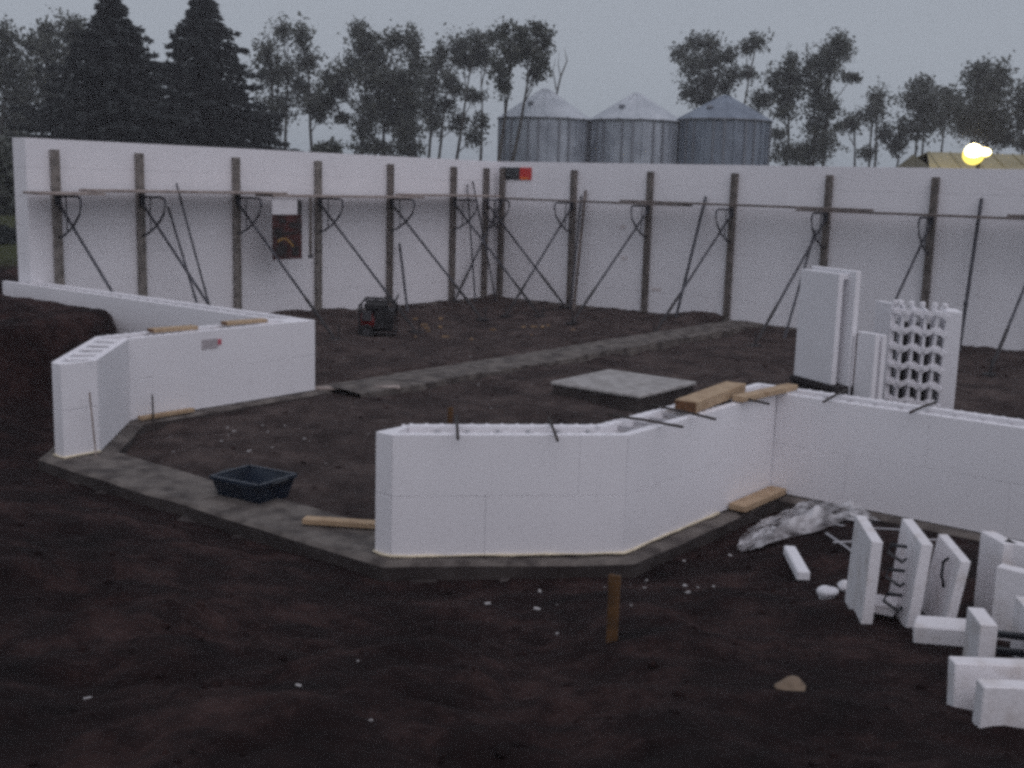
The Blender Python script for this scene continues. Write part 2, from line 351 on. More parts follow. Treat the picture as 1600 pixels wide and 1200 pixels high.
# ------------------------------------------------------------------ insulated form walls
CH, TW, TP, BL = .4064, .338, .067, 1.22
CACHE = {}
def block_mesh(L, h=CH, w=TP):
    k = (round(L, 3), round(h, 3), round(w, 3))
    if k not in CACHE:
        o = MB().box((0, 0, 0), (L-.0012, w, h-.001)).build('form_panel', 'foam', bevel=.0015); CACHE[k] = o.data; bpy.data.objects.remove(o)
    return CACHE[k]
def panel_run(parent, a0, a1, b0, b1, courses, name='form_panel', shift=0.):
    """a0-a1 the visible line, b0-b1 the back line of the panel"""
    a0, a1, b0, b1 = map(Vector, (a0, a1, b0, b1)); L = (a1-a0).length; d = (a1-a0)/L; nrm = Vector((-d.y, d.x)); ang = math.atan2(d.y, d.x)
    side = 1 if (b0-a0).dot(nrm) > 0 else -1
    e0, e1 = (b0-a0).dot(d), (b1-a1).dot(d)
    for c in range(courses):
        cuts = [0]; x = (BL if c % 2 else BL/2)+shift
        while x < L-.12:
            if x > .1: cuts.append(x)
            x += BL
        cuts.append(L); z = c*CH
        for j in range(len(cuts)-1):
            s0, s1 = cuts[j], cuts[j+1]; mi = (j == 0 and abs(e0) > .001); mj = (j == len(cuts)-2 and abs(e1) > .001)
            jit = random.uniform(-.0015, .0015)
            if not mi and not mj:
                p = a0+d*((s0+s1)/2)+nrm*side*(TP/2+jit)
                link(name, block_mesh(s1-s0), None, parent, (p.x-parent.location.x, p.y-parent.location.y, z+CH/2+.001-parent.location.z), ang)
            else:
                o = nrm*side*jit; f0 = a0+d*(s0+.0008)+o; f1 = a0+d*(s1-.0008)+o; g1 = f1+nrm*side*TP+(d*e1 if mj else d*0); g0 = f0+nrm*side*TP+(d*e0 if mi else d*0)
                MB().prism([f0[:], f1[:], g1[:], g0[:]], z+.001, z+CH-.0005).build(name, 'foam', parent, bevel=.0015)
def low_wall(name, label, segs, courses=2, webs=True, capA=None, capB=None):
    """segs: list of (outer0, outer1, inner0, inner1)"""
    o = thing(name, label, 'wall', (segs[0][0][0], segs[0][0][1], 0)); f = TP/TW; H = courses*CH
    for k, (o0, o1, i0, i1) in enumerate(segs):
        V2 = Vector; L = lambda p, q, t: tuple(V2(p).lerp(V2(q), t))
        panel_run(o, o0, o1, L(o0, i0, f), L(o1, i1, f), courses, shift=.1*k)
        panel_run(o, i0, i1, L(i0, o0, f), L(i1, o1, f), courses, shift=.1*k)
        MB().prism([L(o0, i0, f*1.02), L(o1, i1, f*1.02), L(o1, i1, 1-f*1.02), L(o0, i0, 1-f*1.02)], .0, H-.055).build('concrete_core', 'core_concrete', o)
        ol = (V2(o1)-V2(o0)).length; cnt = int(ol/.203); dd = (V2(o1)-V2(o0)).normalized(); nr = (V2(i0)-V2(o0)); nr = nr-dd*nr.dot(dd); nr.normalize()
        nb = MB()
        for j in range(cnt):
            p = V2(o0)+dd*(.1+j*.203)
            if not (.12 < (p-V2(o0)).length < ol-.12): continue
            w_ = MB(); a = p+nr*(TP-.012); b_ = p+nr*(TW-TP+.012); w_.bar((a.x, a.y, H-.03), (b_.x, b_.y, H-.03), .018, .02); w_.bar((a.x, a.y, H-.13), (b_.x, b_.y, H-.13), .018, .02)
            w_.bar((a.x, a.y, H-.03), (b_.x, b_.y, H-.13), .012, .012); w_.build('web_tie', 'grey_plastic', o)
        for j in range(int(ol/.0508)):
            for off in ((.022, .045) if j % 2 else (.045, .022)):
                pass
            for q, side in ((0, 1), (1, -1)):
                p = V2(o0)+dd*(.03+j*.0508)+nr*((TP*(.30 if (j+q) % 2 else .70)) if q == 0 else TW-TP*(.30 if (j+q) % 2 else .70))
                if .06 < (p-V2(o0)).dot(dd) < ol-.06: nb.box((p.x, p.y, H+.001), (.022, .022, .010), Matrix.Rotation(math.atan2(dd.y, dd.x), 3, 'Z'))
        s = nb.build('interlock_knobs', 'foam', o); s['kind'] = 'stuff'
    return o
def cap(o, a, b_, inward, courses=2):
    a, b_ = Vector(a), Vector(b_); d = (b_-a).normalized(); n2 = Vector(inward); a2 = a+d*(TP+.002); b2 = b_-d*(TP+.002)
    for c in range(courses): MB().prism([tuple(a2), tuple(b2), tuple(b2+n2*.06), tuple(a2+n2*.06)], c*CH+.002, (c+1)*CH-.001).build('end_cap', 'foam', o, bevel=.003)
Px, Py, Ay, Aa, Yf, Fx, Sx, Bx, Gy = 5.732, -10.36, -12.79, .951, -14.078, 10.381, .147, 11.616, -10.768
q2 = TW*math.tan(R(22.5))
# wall from tall wall to the inner corner, with the notch bank in front of it
low_wall('foam_wall', 'low white foam form wall joining the tall wall end to the left bay arm', [((-.5, Py-TW), (Px-TW, Py-TW), (-.5, Py), (Px-TW, Py))])
arm = low_wall('foam_wall', 'low white foam bay wall at left with wood offcuts lying on top',
    [((Px-TW, Py-TW+.0), (Px-TW, Ay-q2), (Px, Py-TW), (Px, Ay)), ((Px-TW, Ay-q2), (Px+Aa-q2, Yf), (Px, Ay), (Px+Aa, Yf+TW))])
for k in range(5):
    t_ = .10+.19*k; a_ = Vector((Px-TW, Ay-q2)).lerp(Vector((Px+Aa-q2, Yf)), t_); b_ = Vector((Px, Ay)).lerp(Vector((Px+Aa, Yf+TW)), t_); d_ = (b_-a_)
    MB().bar((*(a_+d_*.17), 2*CH-.012), (*(a_+d_*.83), 2*CH-.012), .10, .02).build('top_bridge', 'foam', arm, bevel=.003)
# corner block of the arm where the two runs meet and the short return leg at the jamb
for c in range(2):
    MB().prism([(Px-TW+.002, Py-TW+.002), (Px, Py-TW+.002), (Px, Py), (Px-TW+.002, Py)], c*CH+.002, (c+1)*CH-.001).build('corner_block', 'foam', arm, bevel=.004)
    MB().prism([(Px+Aa-q2+.002, Yf), (Px+Aa, Yf), (Px+Aa, Yf+TW-.003)], c*CH+.002, (c+1)*CH-.001).build('end_cap', 'foam', arm, bevel=.004)
yB = Yf+(Bx-Fx-Sx); Ox = Fx+Sx
bay = low_wall('foam_wall', 'low white foam bay wall in the middle foreground with rebar across its top',
    [((Ox, Yf), (Bx, yB), (Ox-q2, Yf+TW), (Bx-TW, yB+q2)), ((Bx, yB), (Bx, Gy), (Bx-TW, yB+q2), (Bx-TW, Gy+TW))])
for c in range(2):
    MB().prism([(Fx, Yf), (Ox-.002, Yf), (Ox-q2-.002, Yf+TW-.003), (Fx, Yf+TW-.003)], c*CH+.002, (c+1)*CH-.001).build('end_cap', 'foam', bay, bevel=.004)
low_wall('foam_wall', 'low white foam wall running out of frame at right behind the cut blocks', [((Bx+.003, Gy), (20, Gy), (Bx-TW+.003, Gy+TW), (20, Gy+TW))])
def tall_wall(label, a0, a1, nin):
    o = thing('foam_wall', label, 'wall', (a0[0], a0[1], 0)); n_ = Vector(nin); a0, a1 = Vector(a0), Vector(a1)
    panel_run(o, a0, a1, a0+n_*TP, a1+n_*TP, 7)
    dd_ = (a1-a0).normalized()*.08
    MB().prism([tuple(a0+dd_+n_*(TP+.002)), tuple(a1-dd_+n_*(TP+.002)), tuple(a1-dd_+n_*(TW-TP-.002)), tuple(a0+dd_+n_*(TW-TP-.002))], 0, 7*CH-.25).build('concrete_core', 'core_concrete', o)
    panel_run(o, a0+n_*TW, a1+n_*TW, a0+n_*(TW-TP), a1+n_*(TW-TP), 7)
    return o
wl = tall_wall('tall white foam form wall at the back left with braces and scaffold planks', (0, -10.54), (0, 0), (-1, 0))
for c in range(7): MB().prism([(-.069, -10.54), (-TW+.069, -10.54), (-TW+.069, -10.48), (-.069, -10.48)], c*CH+.002, (c+1)*CH-.001).build('end_cap', 'foam', wl, bevel=.003)
wr = tall_wall('tall white foam form wall at the back right running below the grain bins', (-.338, .002), (16, .002), (0, 1))
for x, z, w_ in ((3.25, 1.02, .16), (4.02, .46, .22), (3.2, 1.62, .12)):
    MB().box((x, -.004, z), (w_, .004, .07)).build('printed_mark', mat('mark%d' % int(x*100), (.60, .53, .52), .8, col2=(.78, .75, .77), vscale=25), wr)

def bead(par, pts):
    V = []
    for a, b_ in zip(pts[:-1], pts[1:]):
        a, b_ = Vector(a), Vector(b_); k = max(2, int((b_-a).length/.12))
        V += [a.lerp(b_, i/k)+Vector((random.uniform(-.006, .006), random.uniform(-.006, .006), random.uniform(-.003, .006))) for i in range(k)]
    V.append(Vector(pts[-1])); MB().tube(V, [random.uniform(.005, .013) for _ in V], 6).build('sealing_bead', 'bead_foam', par, smooth=True)
bead(bay, [(Fx-.005, Yf-.008, .006), (Ox, Yf-.008, .006), (Bx+.006, yB-.004, .006), (Bx+.008, Gy-.9, .006)])
bead(arm, [(Px+Aa-q2, Yf-.008, .006), (Px+Aa+.006, Yf-.006, .006), (Px+Aa+.008, Yf+TW, .006)])
# ------------------------------------------------------------------ wall braces
def make_brace(kick, foot_dz, m_post, label, loc, rz, group, kicker=True):
    t = thing('wall_brace', label, 'brace', loc, rz, group)
    H = 2.7
    p = MB(); w_ = .115
    p.box((.045, 0, H/2), (.075, w_, H)); pb = p.build('strongback', m_post, t, bevel=.006, local=True)
    rib = MB()
    for s in (-1, 1): rib.box((.088, s*w_*.36, H/2), (.012, w_*.24, H-.01))
    rib.build('flange', m_post, pb, local=True)
    br = MB().tube([(.09, 0, 2.045), (.60, 0, 2.05), (.66, 0, 2.03), (.68, 0, 1.94), (.63, 0, 1.80), (.45, 0, 1.62), (.22, 0, 1.49), (.09, 0, 1.46)], .019, 6)
    br.tube([(.30, 0, 2.045), (.30, 0, 1.56)], .010, 5); b_ = br.build('walkway_bracket', 'pipe_steel', t, local=True)
    MB().box((.094, 0, 2.0), (.02, .09, .16)).build('clamp', 'pipe_steel', b_, local=True)
    if kicker:
        k = MB(); a, e = Vector((.12, 0, 1.93)), Vector((kick, 0, foot_dz+.05)); k.tube([a, a.lerp(e, .70)], .022, 7); kb = k.build('kicker', 'pipe_steel', t, local=True)
        MB().tube([a.lerp(e, .69), a.lerp(e, .72), a.lerp(e, .90), e], [.016, .027, .027, .016], 7).build('turnbuckle', 'pipe_dark', kb, local=True)
        MB().box((kick+.02, 0, foot_dz+.02), (.22, .14, .03)).tube([(kick+.08, .03, foot_dz+.25), (kick+.05, .03, foot_dz-.15)], .014, 5)  .build('foot', 'pipe_dark', kb, local=True)
    return t
ordn = ['first', 'second', 'third', 'fourth', 'fifth', 'sixth', 'seventh']
LY = (-10.13, -8.74, -6.91, -5.10, -3.27, -1.45, -.41)
for k, y in enumerate(LY):
    kk = (2.25, 2.3, 2.38, 2.42, 2.35, 2.3, 2.15)[k]
    lab = ('brace nearest the free left end of the tall left wall', 'second brace on the tall left wall with two loose poles beside it', 'third brace on the tall left wall, left of the hanging banner', 'fourth brace on the tall left wall, right of the hanging banner', 'fifth brace on the tall left wall, behind the red and black engine machine', 'sixth brace on the tall left wall, next before the corner post', 'brace on the left wall right beside the back corner')[k]
    make_brace(kk, gz(kk, y), 'post_wood' if k < 4 else 'post_steel', lab, (0, y, 0), 0, 'wall braces')
RX = (.19, 2.02, 3.80, 5.58, 7.39, 9.20, 11.0)
for k, x in enumerate(RX):
    kk = (1.5, 2.1, 2.45, 2.6, 2.5, 2.4, 2.5)[k]
    lab = ('brace on the right wall beside the back corner under the red sign', 'second brace on the tall right wall, below the left grain bin', 'third brace on the tall right wall, below the middle grain bin', 'fourth brace on the tall right wall, below the right grain bin', 'fifth brace on the tall right wall, above the upright white block', 'sixth brace on the tall right wall, above the lattice block', 'brace at the right picture edge with only its kicker in view')[k]
    make_brace(kk, gz(x, -kk), 'post_steel', lab, (x, 0, 0), R(-90), 'wall braces')

# scaffold planks resting on the brackets
def plank(label, a, b_, w_=.26, th=.036, m='plank_wood'):
    tag(MB().bar(a, b_, w_, th).build('scaffold_plank', m, bevel=.004), label, 'plank', 'scaffold planks')
for (y0, y1, z), lab in (((-10.72, -9.70, 2.092), 'short scaffold plank at the free end of the left wall'), ((-9.86, -6.30, 2.135), 'long scaffold plank over the second and third left braces'),
                         ((-6.62, -2.95, 2.092), 'scaffold plank on the left wall above the hanging banner'), ((-3.25, -.62, 2.135), 'scaffold plank at the corner end of the left wall')):
    plank(lab+', outer one', (.50, y0, z), (.50, y1, z), .25)
    plank(lab+', next to the wall', (.235, y0+.05, z), (.235, y1-.04, z), .25)
for (x0, x1, z), lab in (((.55, 4.89, 2.092), 'scaffold plank on the right wall starting at the corner'), ((3.46, 8.31, 2.135), 'middle scaffold plank of the right wall'),
                         ((7.04, 11.8, 2.092), 'scaffold plank on the right wall above the lattice block'), ((10.5, 15, 2.135), 'scaffold plank cut by the right picture edge')):
    plank(lab, (x0, -.44, z), (x1, -.44, z), .27, m='plank_dark')
def pole(label, a, b_, r=.022, m='pipe_steel', name='loose_pole'):
    t = thing(name, label, 'pole', b_); MB().tube([a, b_], r, 7).build('shaft', m, t); v = (Vector(a)-Vector(b_))
    MB().tube([Vector(b_)+v*.30, Vector(b_)+v*.315, Vector(b_)+v*.33], [r, r*1.35, r], 7).build('collar', m, t); return t
pole('left of two thin poles leaning by the second left brace', (.16, -8.32, 1.90), (1.05, -8.30, gz(1.05, -8.3)), .019)
pole('right of two thin poles leaning by the second left brace', (.16, -8.16, 2.26), (1.0, -8.06, gz(1.0, -8.06)), .017)
pole('short pole leaning beside the fifth left brace', (.13, -3.09, 1.20), (.62, -3.36, gz(.62, -3.36)), .026)
pole('pole leaning on the right wall just right of its second brace', (2.32, -.06, 2.31), (2.45, -.5, gz(2.45, -.5)), .030, 'plank_dark')
pole('thinner pole leaning behind the one at the second right brace', (2.22, -.06, 2.2), (2.33, -.45, gz(2.33, -.45)), .02)
pole('slanted pole leaning between third and fourth right braces', (5.02, -.06, 2.26), (4.86, -.65, gz(4.86, -.65)), .028)
pole('slanted pole leaning near the right picture edge', (9.95, -.06, 2.38), (9.97, -.55, gz(9.97, -.55)), .030)
pole('steep pole standing against the fifth right brace', (7.20, -.06, 1.75), (7.15, -.9, gz(7.15, -.9)), .022)
pole('slim pole propped left of the corner brace', (.06, -1.04, 2.36), (.45, -1.16, gz(.45, -1.16)), .018)
pole('slim pole propped at the corner, rightmost of the pair', (.06, -.86, 2.42), (.5, -.55, gz(.5, -.55)), .018)
# ------------------------------------------------------------------ things hung on the walls
t = thing('hanging_banner', 'dark red picture banner with white top hung from the left scaffold planks', 'banner', (.655, -6.35, 1.05))
y0, y1 = -6.665, -6.03
MB().box((.655, (y0+y1)/2, 1.42), (.012, y1-y0, .74)).build('picture_field', 'banner_photo', t)
MB().box((.655, (y0+y1)/2-.05, 1.91), (.012, y1-y0-.10, .236)).build('white_field', 'banner_white', t)
MB().box((.655, y1-.048, 1.91), (.0125, .094, .236)).build('dark_edge', 'banner_dark', t)
arc = MB(); pts = [(.664, -6.56+.034*k, 1.345+.075*math.sin(k/9*math.pi)-.006*k) for k in range(11)]
for k in range(10): arc.bar(pts[k], pts[k+1], .006, .035)
arc.build('gold_arc', 'banner_gold', t)
for yy_, zz_, a_, b_ in ((-6.45, 1.68, .16, .07), (-6.25, 1.62, .14, .09), (-6.5, 1.2, .2, .12), (-6.18, 1.18, .16, .16), (-6.3, 1.48, .3, .04)): MB().box((.663, yy_, zz_), (.003, a_, b_)).build('picture_patch', 'banner_dark', t)
for yy_ in (y0+.06, y1-.06): MB().tube([(.655, yy_, 2.02), (.60, yy_, 2.10)], .006, 5).build('hanger', 'black_plastic', t)
t = thing('hanging_strap', 'narrow dark strap dangling from the planks right of the banner', 'strap', (.62, -5.80, 1.06))
MB().box((.62, -5.80, 1.56), (.02, .055, 1.02)).build('webbing', 'post_steel', t); MB().box((.62, -5.80, 1.08), (.03, .08, .06)).build('buckle', 'dark_steel', t)
t = thing('wall_sign', 'small black and red rectangular sign at the back corner top', 'sign', (.5, -.01, 2.48))
MB().box((.36, -.012, 2.605), (.52, .016, .25)).build('black_field', 'sign_black', t); MB().box((.77, -.012, 2.605), (.298, .017, .25)).build('red_field', 'sign_red', t)
MB().box((.75, -.022, 2.51), (.22, .004, .05)).build('orange_band', 'sign_orange', t)
lg = MB()
for k in range(16):
    a, b_ = 2*math.pi*k/16, 2*math.pi*(k+1)/16; lg.bar((.42+.13*math.cos(a), -.022, 2.605+.062*math.sin(a)), (.42+.13*math.cos(b_), -.022, 2.605+.062*math.sin(b_)), .004, .028, up=(0, 1, 0))
lg.build('oval_mark', 'sign_grey', t)
t = thing('wall_sticker', 'small grey sticker with a red dot on the left bay wall', 'sticker', (5.737, -11.81, .62))
MB().box((5.737, -11.83, .675), (.004, .20, .10)).build('grey_field', mat('sticker_grey', (.48, .44, .46), .7, var=.2, vscale=30), t); MB().box((5.738, -11.705, .685), (.005, .045, .06)).build('red_dot', mat('sticker_red', (.55, .12, .16), .6), t)

# ------------------------------------------------------------------ engine machine by the left wall
mx_, my_ = 2.30, -5.85; mz = gz(mx_, my_)-.02
t = thing('portable_generator', 'red and black wheeled engine machine standing in the dirt by the left wall', 'generator', (mx_, my_, mz), R(40))
def L(m_, nm, mt, par=None, **k): return m_.build(nm, mt, par or t, local=True, **k)
L(MB().tube([(-.34, -.24, .10), (-.34, -.24, .58), (-.26, -.24, .66), (.24, -.24, .66), (.34, -.24, .56), (.34, -.24, .10), (-.34, -.24, .10)], .02, 7), 'frame_tube', 'engine_black')
L(MB().tube([(-.34, .24, .10), (-.34, .24, .58), (-.26, .24, .66), (.24, .24, .66), (.34, .24, .56), (.34, .24, .10), (-.34, .24, .10)], .02, 7), 'frame_tube', 'engine_black')
for x_, z_ in ((-.26, .66), (.24, .66), (-.34, .10), (.34, .10)): L(MB().tube([(x_, -.24, z_), (x_, .24, z_)], .018, 6), 'cross_tube', 'engine_black')
L(MB().box((.10, 0, .32), (.38, .36, .36)), 'engine', 'engine_black', bevel=.04)
L(MB().tube([(-.32, 0, .30), (-.28, 0, .30), (-.05, 0, .30)], [.12, .17, .17], 14), 'alternator', 'red_paint')
tk = L(MB().box((-.04, 0, .55), (.44, .38, .16)), 'fuel_tank', 'engine_black', bevel=.05); L(MB().tube([(-.04, 0, .62), (-.04, 0, .67)], .04, 10), 'fuel_cap', 'engine_black', tk)
L(MB().tube([(.20, -.19, .42), (.20, -.27, .42)], .09, 12), 'starter_cover', 'engine_black')
L(MB().tube([(.05, .22, .44), (.30, .22, .44)], .07, 10), 'muffler', 'dark_steel')
L(MB().box((-.20, -.20, .40), (.18, .04, .18)), 'control_panel', 'dark_steel', bevel=.008)
for s in (-1, 1):
    w_ = L(MB().tube([(-.20, s*.26, .13), (-.20, s*.34, .13)], .13, 16), 'wheel', 'rubber'); L(MB().tube([(-.20, s*.255, .13), (-.20, s*.345, .13)], .06, 10), 'rim', 'dark_steel', w_)
L(MB().tube([(.30, -.16, .60), (.37, -.16, .74), (.37, .16, .74), (.30, .16, .60)], .016, 6), 'handle', 'engine_black'); t.scale = (.86, .86, .95)

# ------------------------------------------------------------------ tub, boards and offcuts inside the bay
tx, ty = 8.70, -13.70; tz = -.03
t = thing('mortar_tub', 'dark plastic mortar tub lying open on the footing of the bay opening', 'tub', (tx, ty, tz), R(8))
ro = lambda a, b_, z: [(-a, -b_, z), (a, -b_, z), (a, b_, z), (-a, b_, z)]
V = ro(.20, .16, 0)+ro(.24, .21, .17)+ro(.22, .19, .17)+ro(.18, .14, .02); F = [(3, 2, 1, 0)]+[(k+i, k+(i+1) % 4, k+4+(i+1) % 4, k+4+i) for k in (0, 4, 8) for i in range(4)]+[(12, 13, 14, 15)]
MB().add(V, F).build('shell', 'tub_plastic', t, local=True)
rm = MB(); c_ = ro(.24, .21, .17)
for i in range(4): rm.bar(c_[i], c_[(i+1) % 4], .03, .025)
rm.build('rim', 'tub_plastic', t, local=True); MB().prism([(-.05, -.12), (.17, -.12), (.17, .12), (.02, .12)], .022, .05).build('mortar_residue', 'tub_mortar', t, local=True)
for s in (-1, 1): MB().tube([(s*.24, -.08, .16), (s*.28, -.07, .17), (s*.28, .07, .17), (s*.24, .08, .16)], .012, 6).build('handle', 'black_plastic', t, local=True)
def board(name, label, a, b_, w_, h_, m='fresh_wood', cat='board', ends=None, up=(0, 0, 1)):
    t_ = thing(name, label, cat, a); MB().bar(a, b_, w_, h_, up).build('timber', m, t_, bevel=.004)
    if ends:
        a_, d = Vector(a), (Vector(a)-Vector(b_)).normalized(); MB().bar(a_-d*.002, a_+d*.004, w_*.94, h_*.9, up).build('end_grain', ends, t_)
    return t_
board('loose_board', 'pale yellow board lying on dirt beside the middle bay wall', (9.55, -13.95, .02), (10.36, -13.50, .03), .09, .04)
board('kick_board', 'orange wood board at the foot of the left bay wall', (5.80, -12.74, .022), (5.80, -12.10, .022), .06, .04)
board('kick_board', 'reddish board end poking out at the far corner of the left bay wall', (5.66, -10.33, .012), (6.30, -9.55, .012), .12, .03, 'plank_wood')
board('kick_board', 'tan wood board wedged at the inner corner foot of the right white wall', (11.70, -11.52, .03), (11.70, -10.80, .03), .14, .05)
tpz = 2*CH
board('timber_offcut', 'left of two flat wood offcuts on top of the left bay wall', (5.56, -12.42, tpz+.033), (5.62, -11.92, tpz+.033), .13, .038, ends='end_grain')
board('timber_offcut', 'right of two flat wood offcuts on top of the left bay wall', (5.55, -11.50, tpz+.033), (5.60, -10.98, tpz+.033), .12, .038, ends='end_grain')
board('timber_offcut', 'thick wood beam offcut lying on the middle bay wall near its corner', (11.51, -12.06, tpz+.052), (11.39, -11.05, tpz+.052), .17, .08, ends='end_grain')
board('timber_offcut', 'short wood offcut across the corner top of the right white wall', (11.60, -11.42, tpz+.035), (11.66, -10.58, tpz+.035), .10, .045)
def rebar(label, a, b_):
    a, b_ = Vector(a), Vector(b_); m_ = a.lerp(b_, .5)+Vector((0, 0, .006))
    o = MB().tube([a, m_, b_], .010, 6).build('rebar_piece', 'rebar', smooth=True); tag(o, label, 'rebar')
rz_ = tpz+.024
rebar('short rebar laid across the middle bay wall top, leftmost', (10.50, -13.42, rz_), (10.97, -13.95, rz_))
rebar('short rebar laid across the middle bay wall top, second from left', (11.00, -13.03, rz_), (11.44, -13.54, rz_))
rebar('longer rebar across the bay wall top just right of its bend', (11.22, -12.62, rz_), (11.80, -12.60, rz_))
rebar('longer rebar across the bay wall top beside the wood beam', (11.22, -12.08, rz_), (11.83, -12.20, rz_))
rebar('rebar stub sticking out between the two corner wood offcuts', (11.33, -11.30, rz_), (11.84, -11.38, rz_))
rebar('rebar crossing the right white wall top, nearer the corner', (12.02, -10.32, rz_), (12.10, -10.98, rz_))
rebar('rebar crossing the right white wall top, farther right', (12.74, -10.34, rz_), (12.74, -10.92, rz_))
t = thing('upright_rebar', 'thin upright stick in front of the left bay wall end', 'rebar', (6.82, -13.86, 0)); MB().tube([(6.82, -13.86, -.05), (6.78, -13.88, .56)], .009, 6).build('shaft', 'plank_wood', t)
t = thing('upright_rebar', 'short dark upright stick at the wood board of the left bay wall', 'rebar', (5.86, -12.62, 0)); MB().tube([(5.86, -12.62, -.05), (5.85, -12.62, .25)], .010, 6).build('shaft', 'rebar', t)
t = thing('upright_rebar', 'slim upright rod behind the corner rebar of the right white wall', 'rebar', (12.0, -10.35, .5)); MB().tube([(12.04, -10.33, .5), (12.03, -10.30, 1.28)], .008, 6).build('shaft', 'grey_plastic', t)
g_ = gz(12.913, -15.142)
t = thing('survey_stake', 'brown wooden stake standing in the dark soil before the middle bay wall', 'stake', (12.913, -15.142, g_))
MB().prism([(12.893, -15.157), (12.943, -15.147), (12.939, -15.127), (12.889, -15.137)], g_-.12, g_+.31).build('stake_shaft', 'stake_wood', t, bevel=.003)
MB().prism([(12.893, -15.158), (12.944, -15.147), (12.939, -15.126), (12.888, -15.137)], g_+.26, g_+.312).build('stake_top', 'stake_wood', t)
t = thing('survey_stake', 'short orange stake standing in the dirt behind the middle bay wall', 'stake', (8.35, -11.0, -.1)); MB().box((8.35, -11.0, .05), (.05, .03, .42)).build('stake_shaft', 'stake_wood', t, bevel=.003)

# ------------------------------------------------------------------ form blocks stood on end inside the foundation
def qpanel(par, a, d, ln, n_, th, z0, h, nm='form_panel', m='foam', bev=.005, lean=0.):
    a, d, n_ = Vector(a), Vector(d).normalized(), Vector(n_).normalized(); b_ = a+d*ln
    q = [a, b_, b_+n_*th, a+n_*th]; V = [(*p_, z0) for p_ in q]+[(*(p_+n_*lean), z0+h) for p_ in q]
    return MB().add(V, [(3, 2, 1, 0), (4, 5, 6, 7)]+[(i, (i+1) % 4, 4+(i+1) % 4, 4+i) for i in range(4)]).build(nm, m, par, bevel=bev)
A, B = Vector((10.141, -7.154)), Vector((10.846, -7.542)); d = (B-A).normalized(); nb_ = Vector((-d.y, d.x))
t = thing('dark_pallet', 'low dark pallet under the upright white foam block', 'pallet', (10.6, -7.2, -.1))
for k in range(5): p = A+nb_*(.0+.085*k)-d*.02; MB().bar((p.x, p.y, .335), (p.x+d.x*.80, p.y+d.y*.80, .335), .07, .05).build('deck_slat', 'pallet_dark', t)
for k in (0, .38, .76): p = A+d*(k+.0); MB().bar((p.x, p.y, .12), (p.x+nb_.x*.4, p.y+nb_.y*.4, .12), .07, .38).build('runner', 'pallet_dark', t)
qpanel(t, A+nb_*.015, d, .80, nb_, .02, -.1, .40, 'side_cover', 'pallet_dark')
t = thing('form_block', 'tall white foam block stood on end on a dark pallet', 'foam block', (10.5, -7.35, .362))
qpanel(t, A, d, .66, nb_, TP, .362, 1.20); qpanel(t, A+nb_*.125+d*.02, d, .76, nb_, TP, .362, 1.235); 
for k in range(6):
    z = .46+.2*k; w_ = MB()
    for s_ in (.12, .34, .56): p = A+nb_*.05+d*s_; w_.bar((p.x, p.y, z), (p.x+nb_.x*.09, p.y+nb_.y*.09, z), .03, .05)
    w_.build('web_tie', 'grey_plastic', t)
p = A+d*.60+nb_*.065; MB().prism([tuple(p), tuple(p+d*.06), tuple(p+d*.06+nb_*.062), tuple(p+nb_*.062)], 1.50, 1.56).build('bridge_piece', 'foam', t)
A2 = Vector((10.93, -7.37)); 
t = thing('form_block', 'shorter white foam block standing between the upright block and lattice block', 'foam block', (11.1, -7.1, .0))
d2 = Vector((.93, -.36)).normalized(); n2 = Vector((-d2.y, d2.x))
qpanel(t, A2, d2, .25, n2, TP, -.05, 1.01); qpanel(t, A2+n2*.11, d2, .25, n2, TP, -.05, .99); MB().bar((*(A2+d2*.12+n2*.06), .5), (*(A2+d2*.12+n2*.12), .5), .02, .6).build('web_tie', 'grey_plastic', t)
# lattice block: panels seen on edge with the webs between them
c0 = Vector((10.93, -6.42)); c1 = Vector((11.72, -6.33)); e = (c1-c0).normalized(); back = Vector((-e.y, e.x)); back = (back+Vector((-.45, .1))).normalized()
t = thing('form_block', 'white foam blocks stood on end showing a lattice of plastic webs', 'foam block', (11.3, -6.3, 0))
zb = -.03
qpanel(t, c0+Vector((-.25, .17)), Vector((.25, -.17)), .31, Vector((.17, .25)), TP, zb, 1.23)
qpanel(t, c1-e*.20, e, .17, back, .40, zb, 1.19, bev=.008)
for k, s_ in enumerate((.12, .245, .365, .485)):
    p = c0+e*s_; qpanel(t, p, e, .034, back, .30, zb, 1.21-.01*k, 'panel_edge', 'foam', .004)
rr_ = random.Random(3)
for k in range(6):
    z = .10+.203*k
    for j, s_ in enumerate((.05, .155, .28, .40, .52)):
        p = c0+e*s_+back*.02; q_ = p+e*.10; dz = -.035 if j % 2 else .035
        MB().bar((p.x, p.y, z+dz), (q_.x, q_.y, z-dz), .06, .055).build('web_tie', 'foam', t)
        p = c0+e*(s_-.0)+back*.0; MB().box((p.x, p.y, z), (.05, .05, .045)).build('interlock_knob', 'foam', t)
for s_ in (.04, .1, .22, .34, .47, .58): p = c0+e*s_+back*.03; MB().box((p.x, p.y, 1.21), (.05, .06, .06)).build('interlock_knob', 'foam', t, bevel=.01)
qpanel(t, c0+e*.02+back*.34, e, .56, back, .03, zb, 1.0, 'added_shade_sheet', 'pallet_dark')  # dark sheet in pallet colour, added to stand in for shade behind the webs

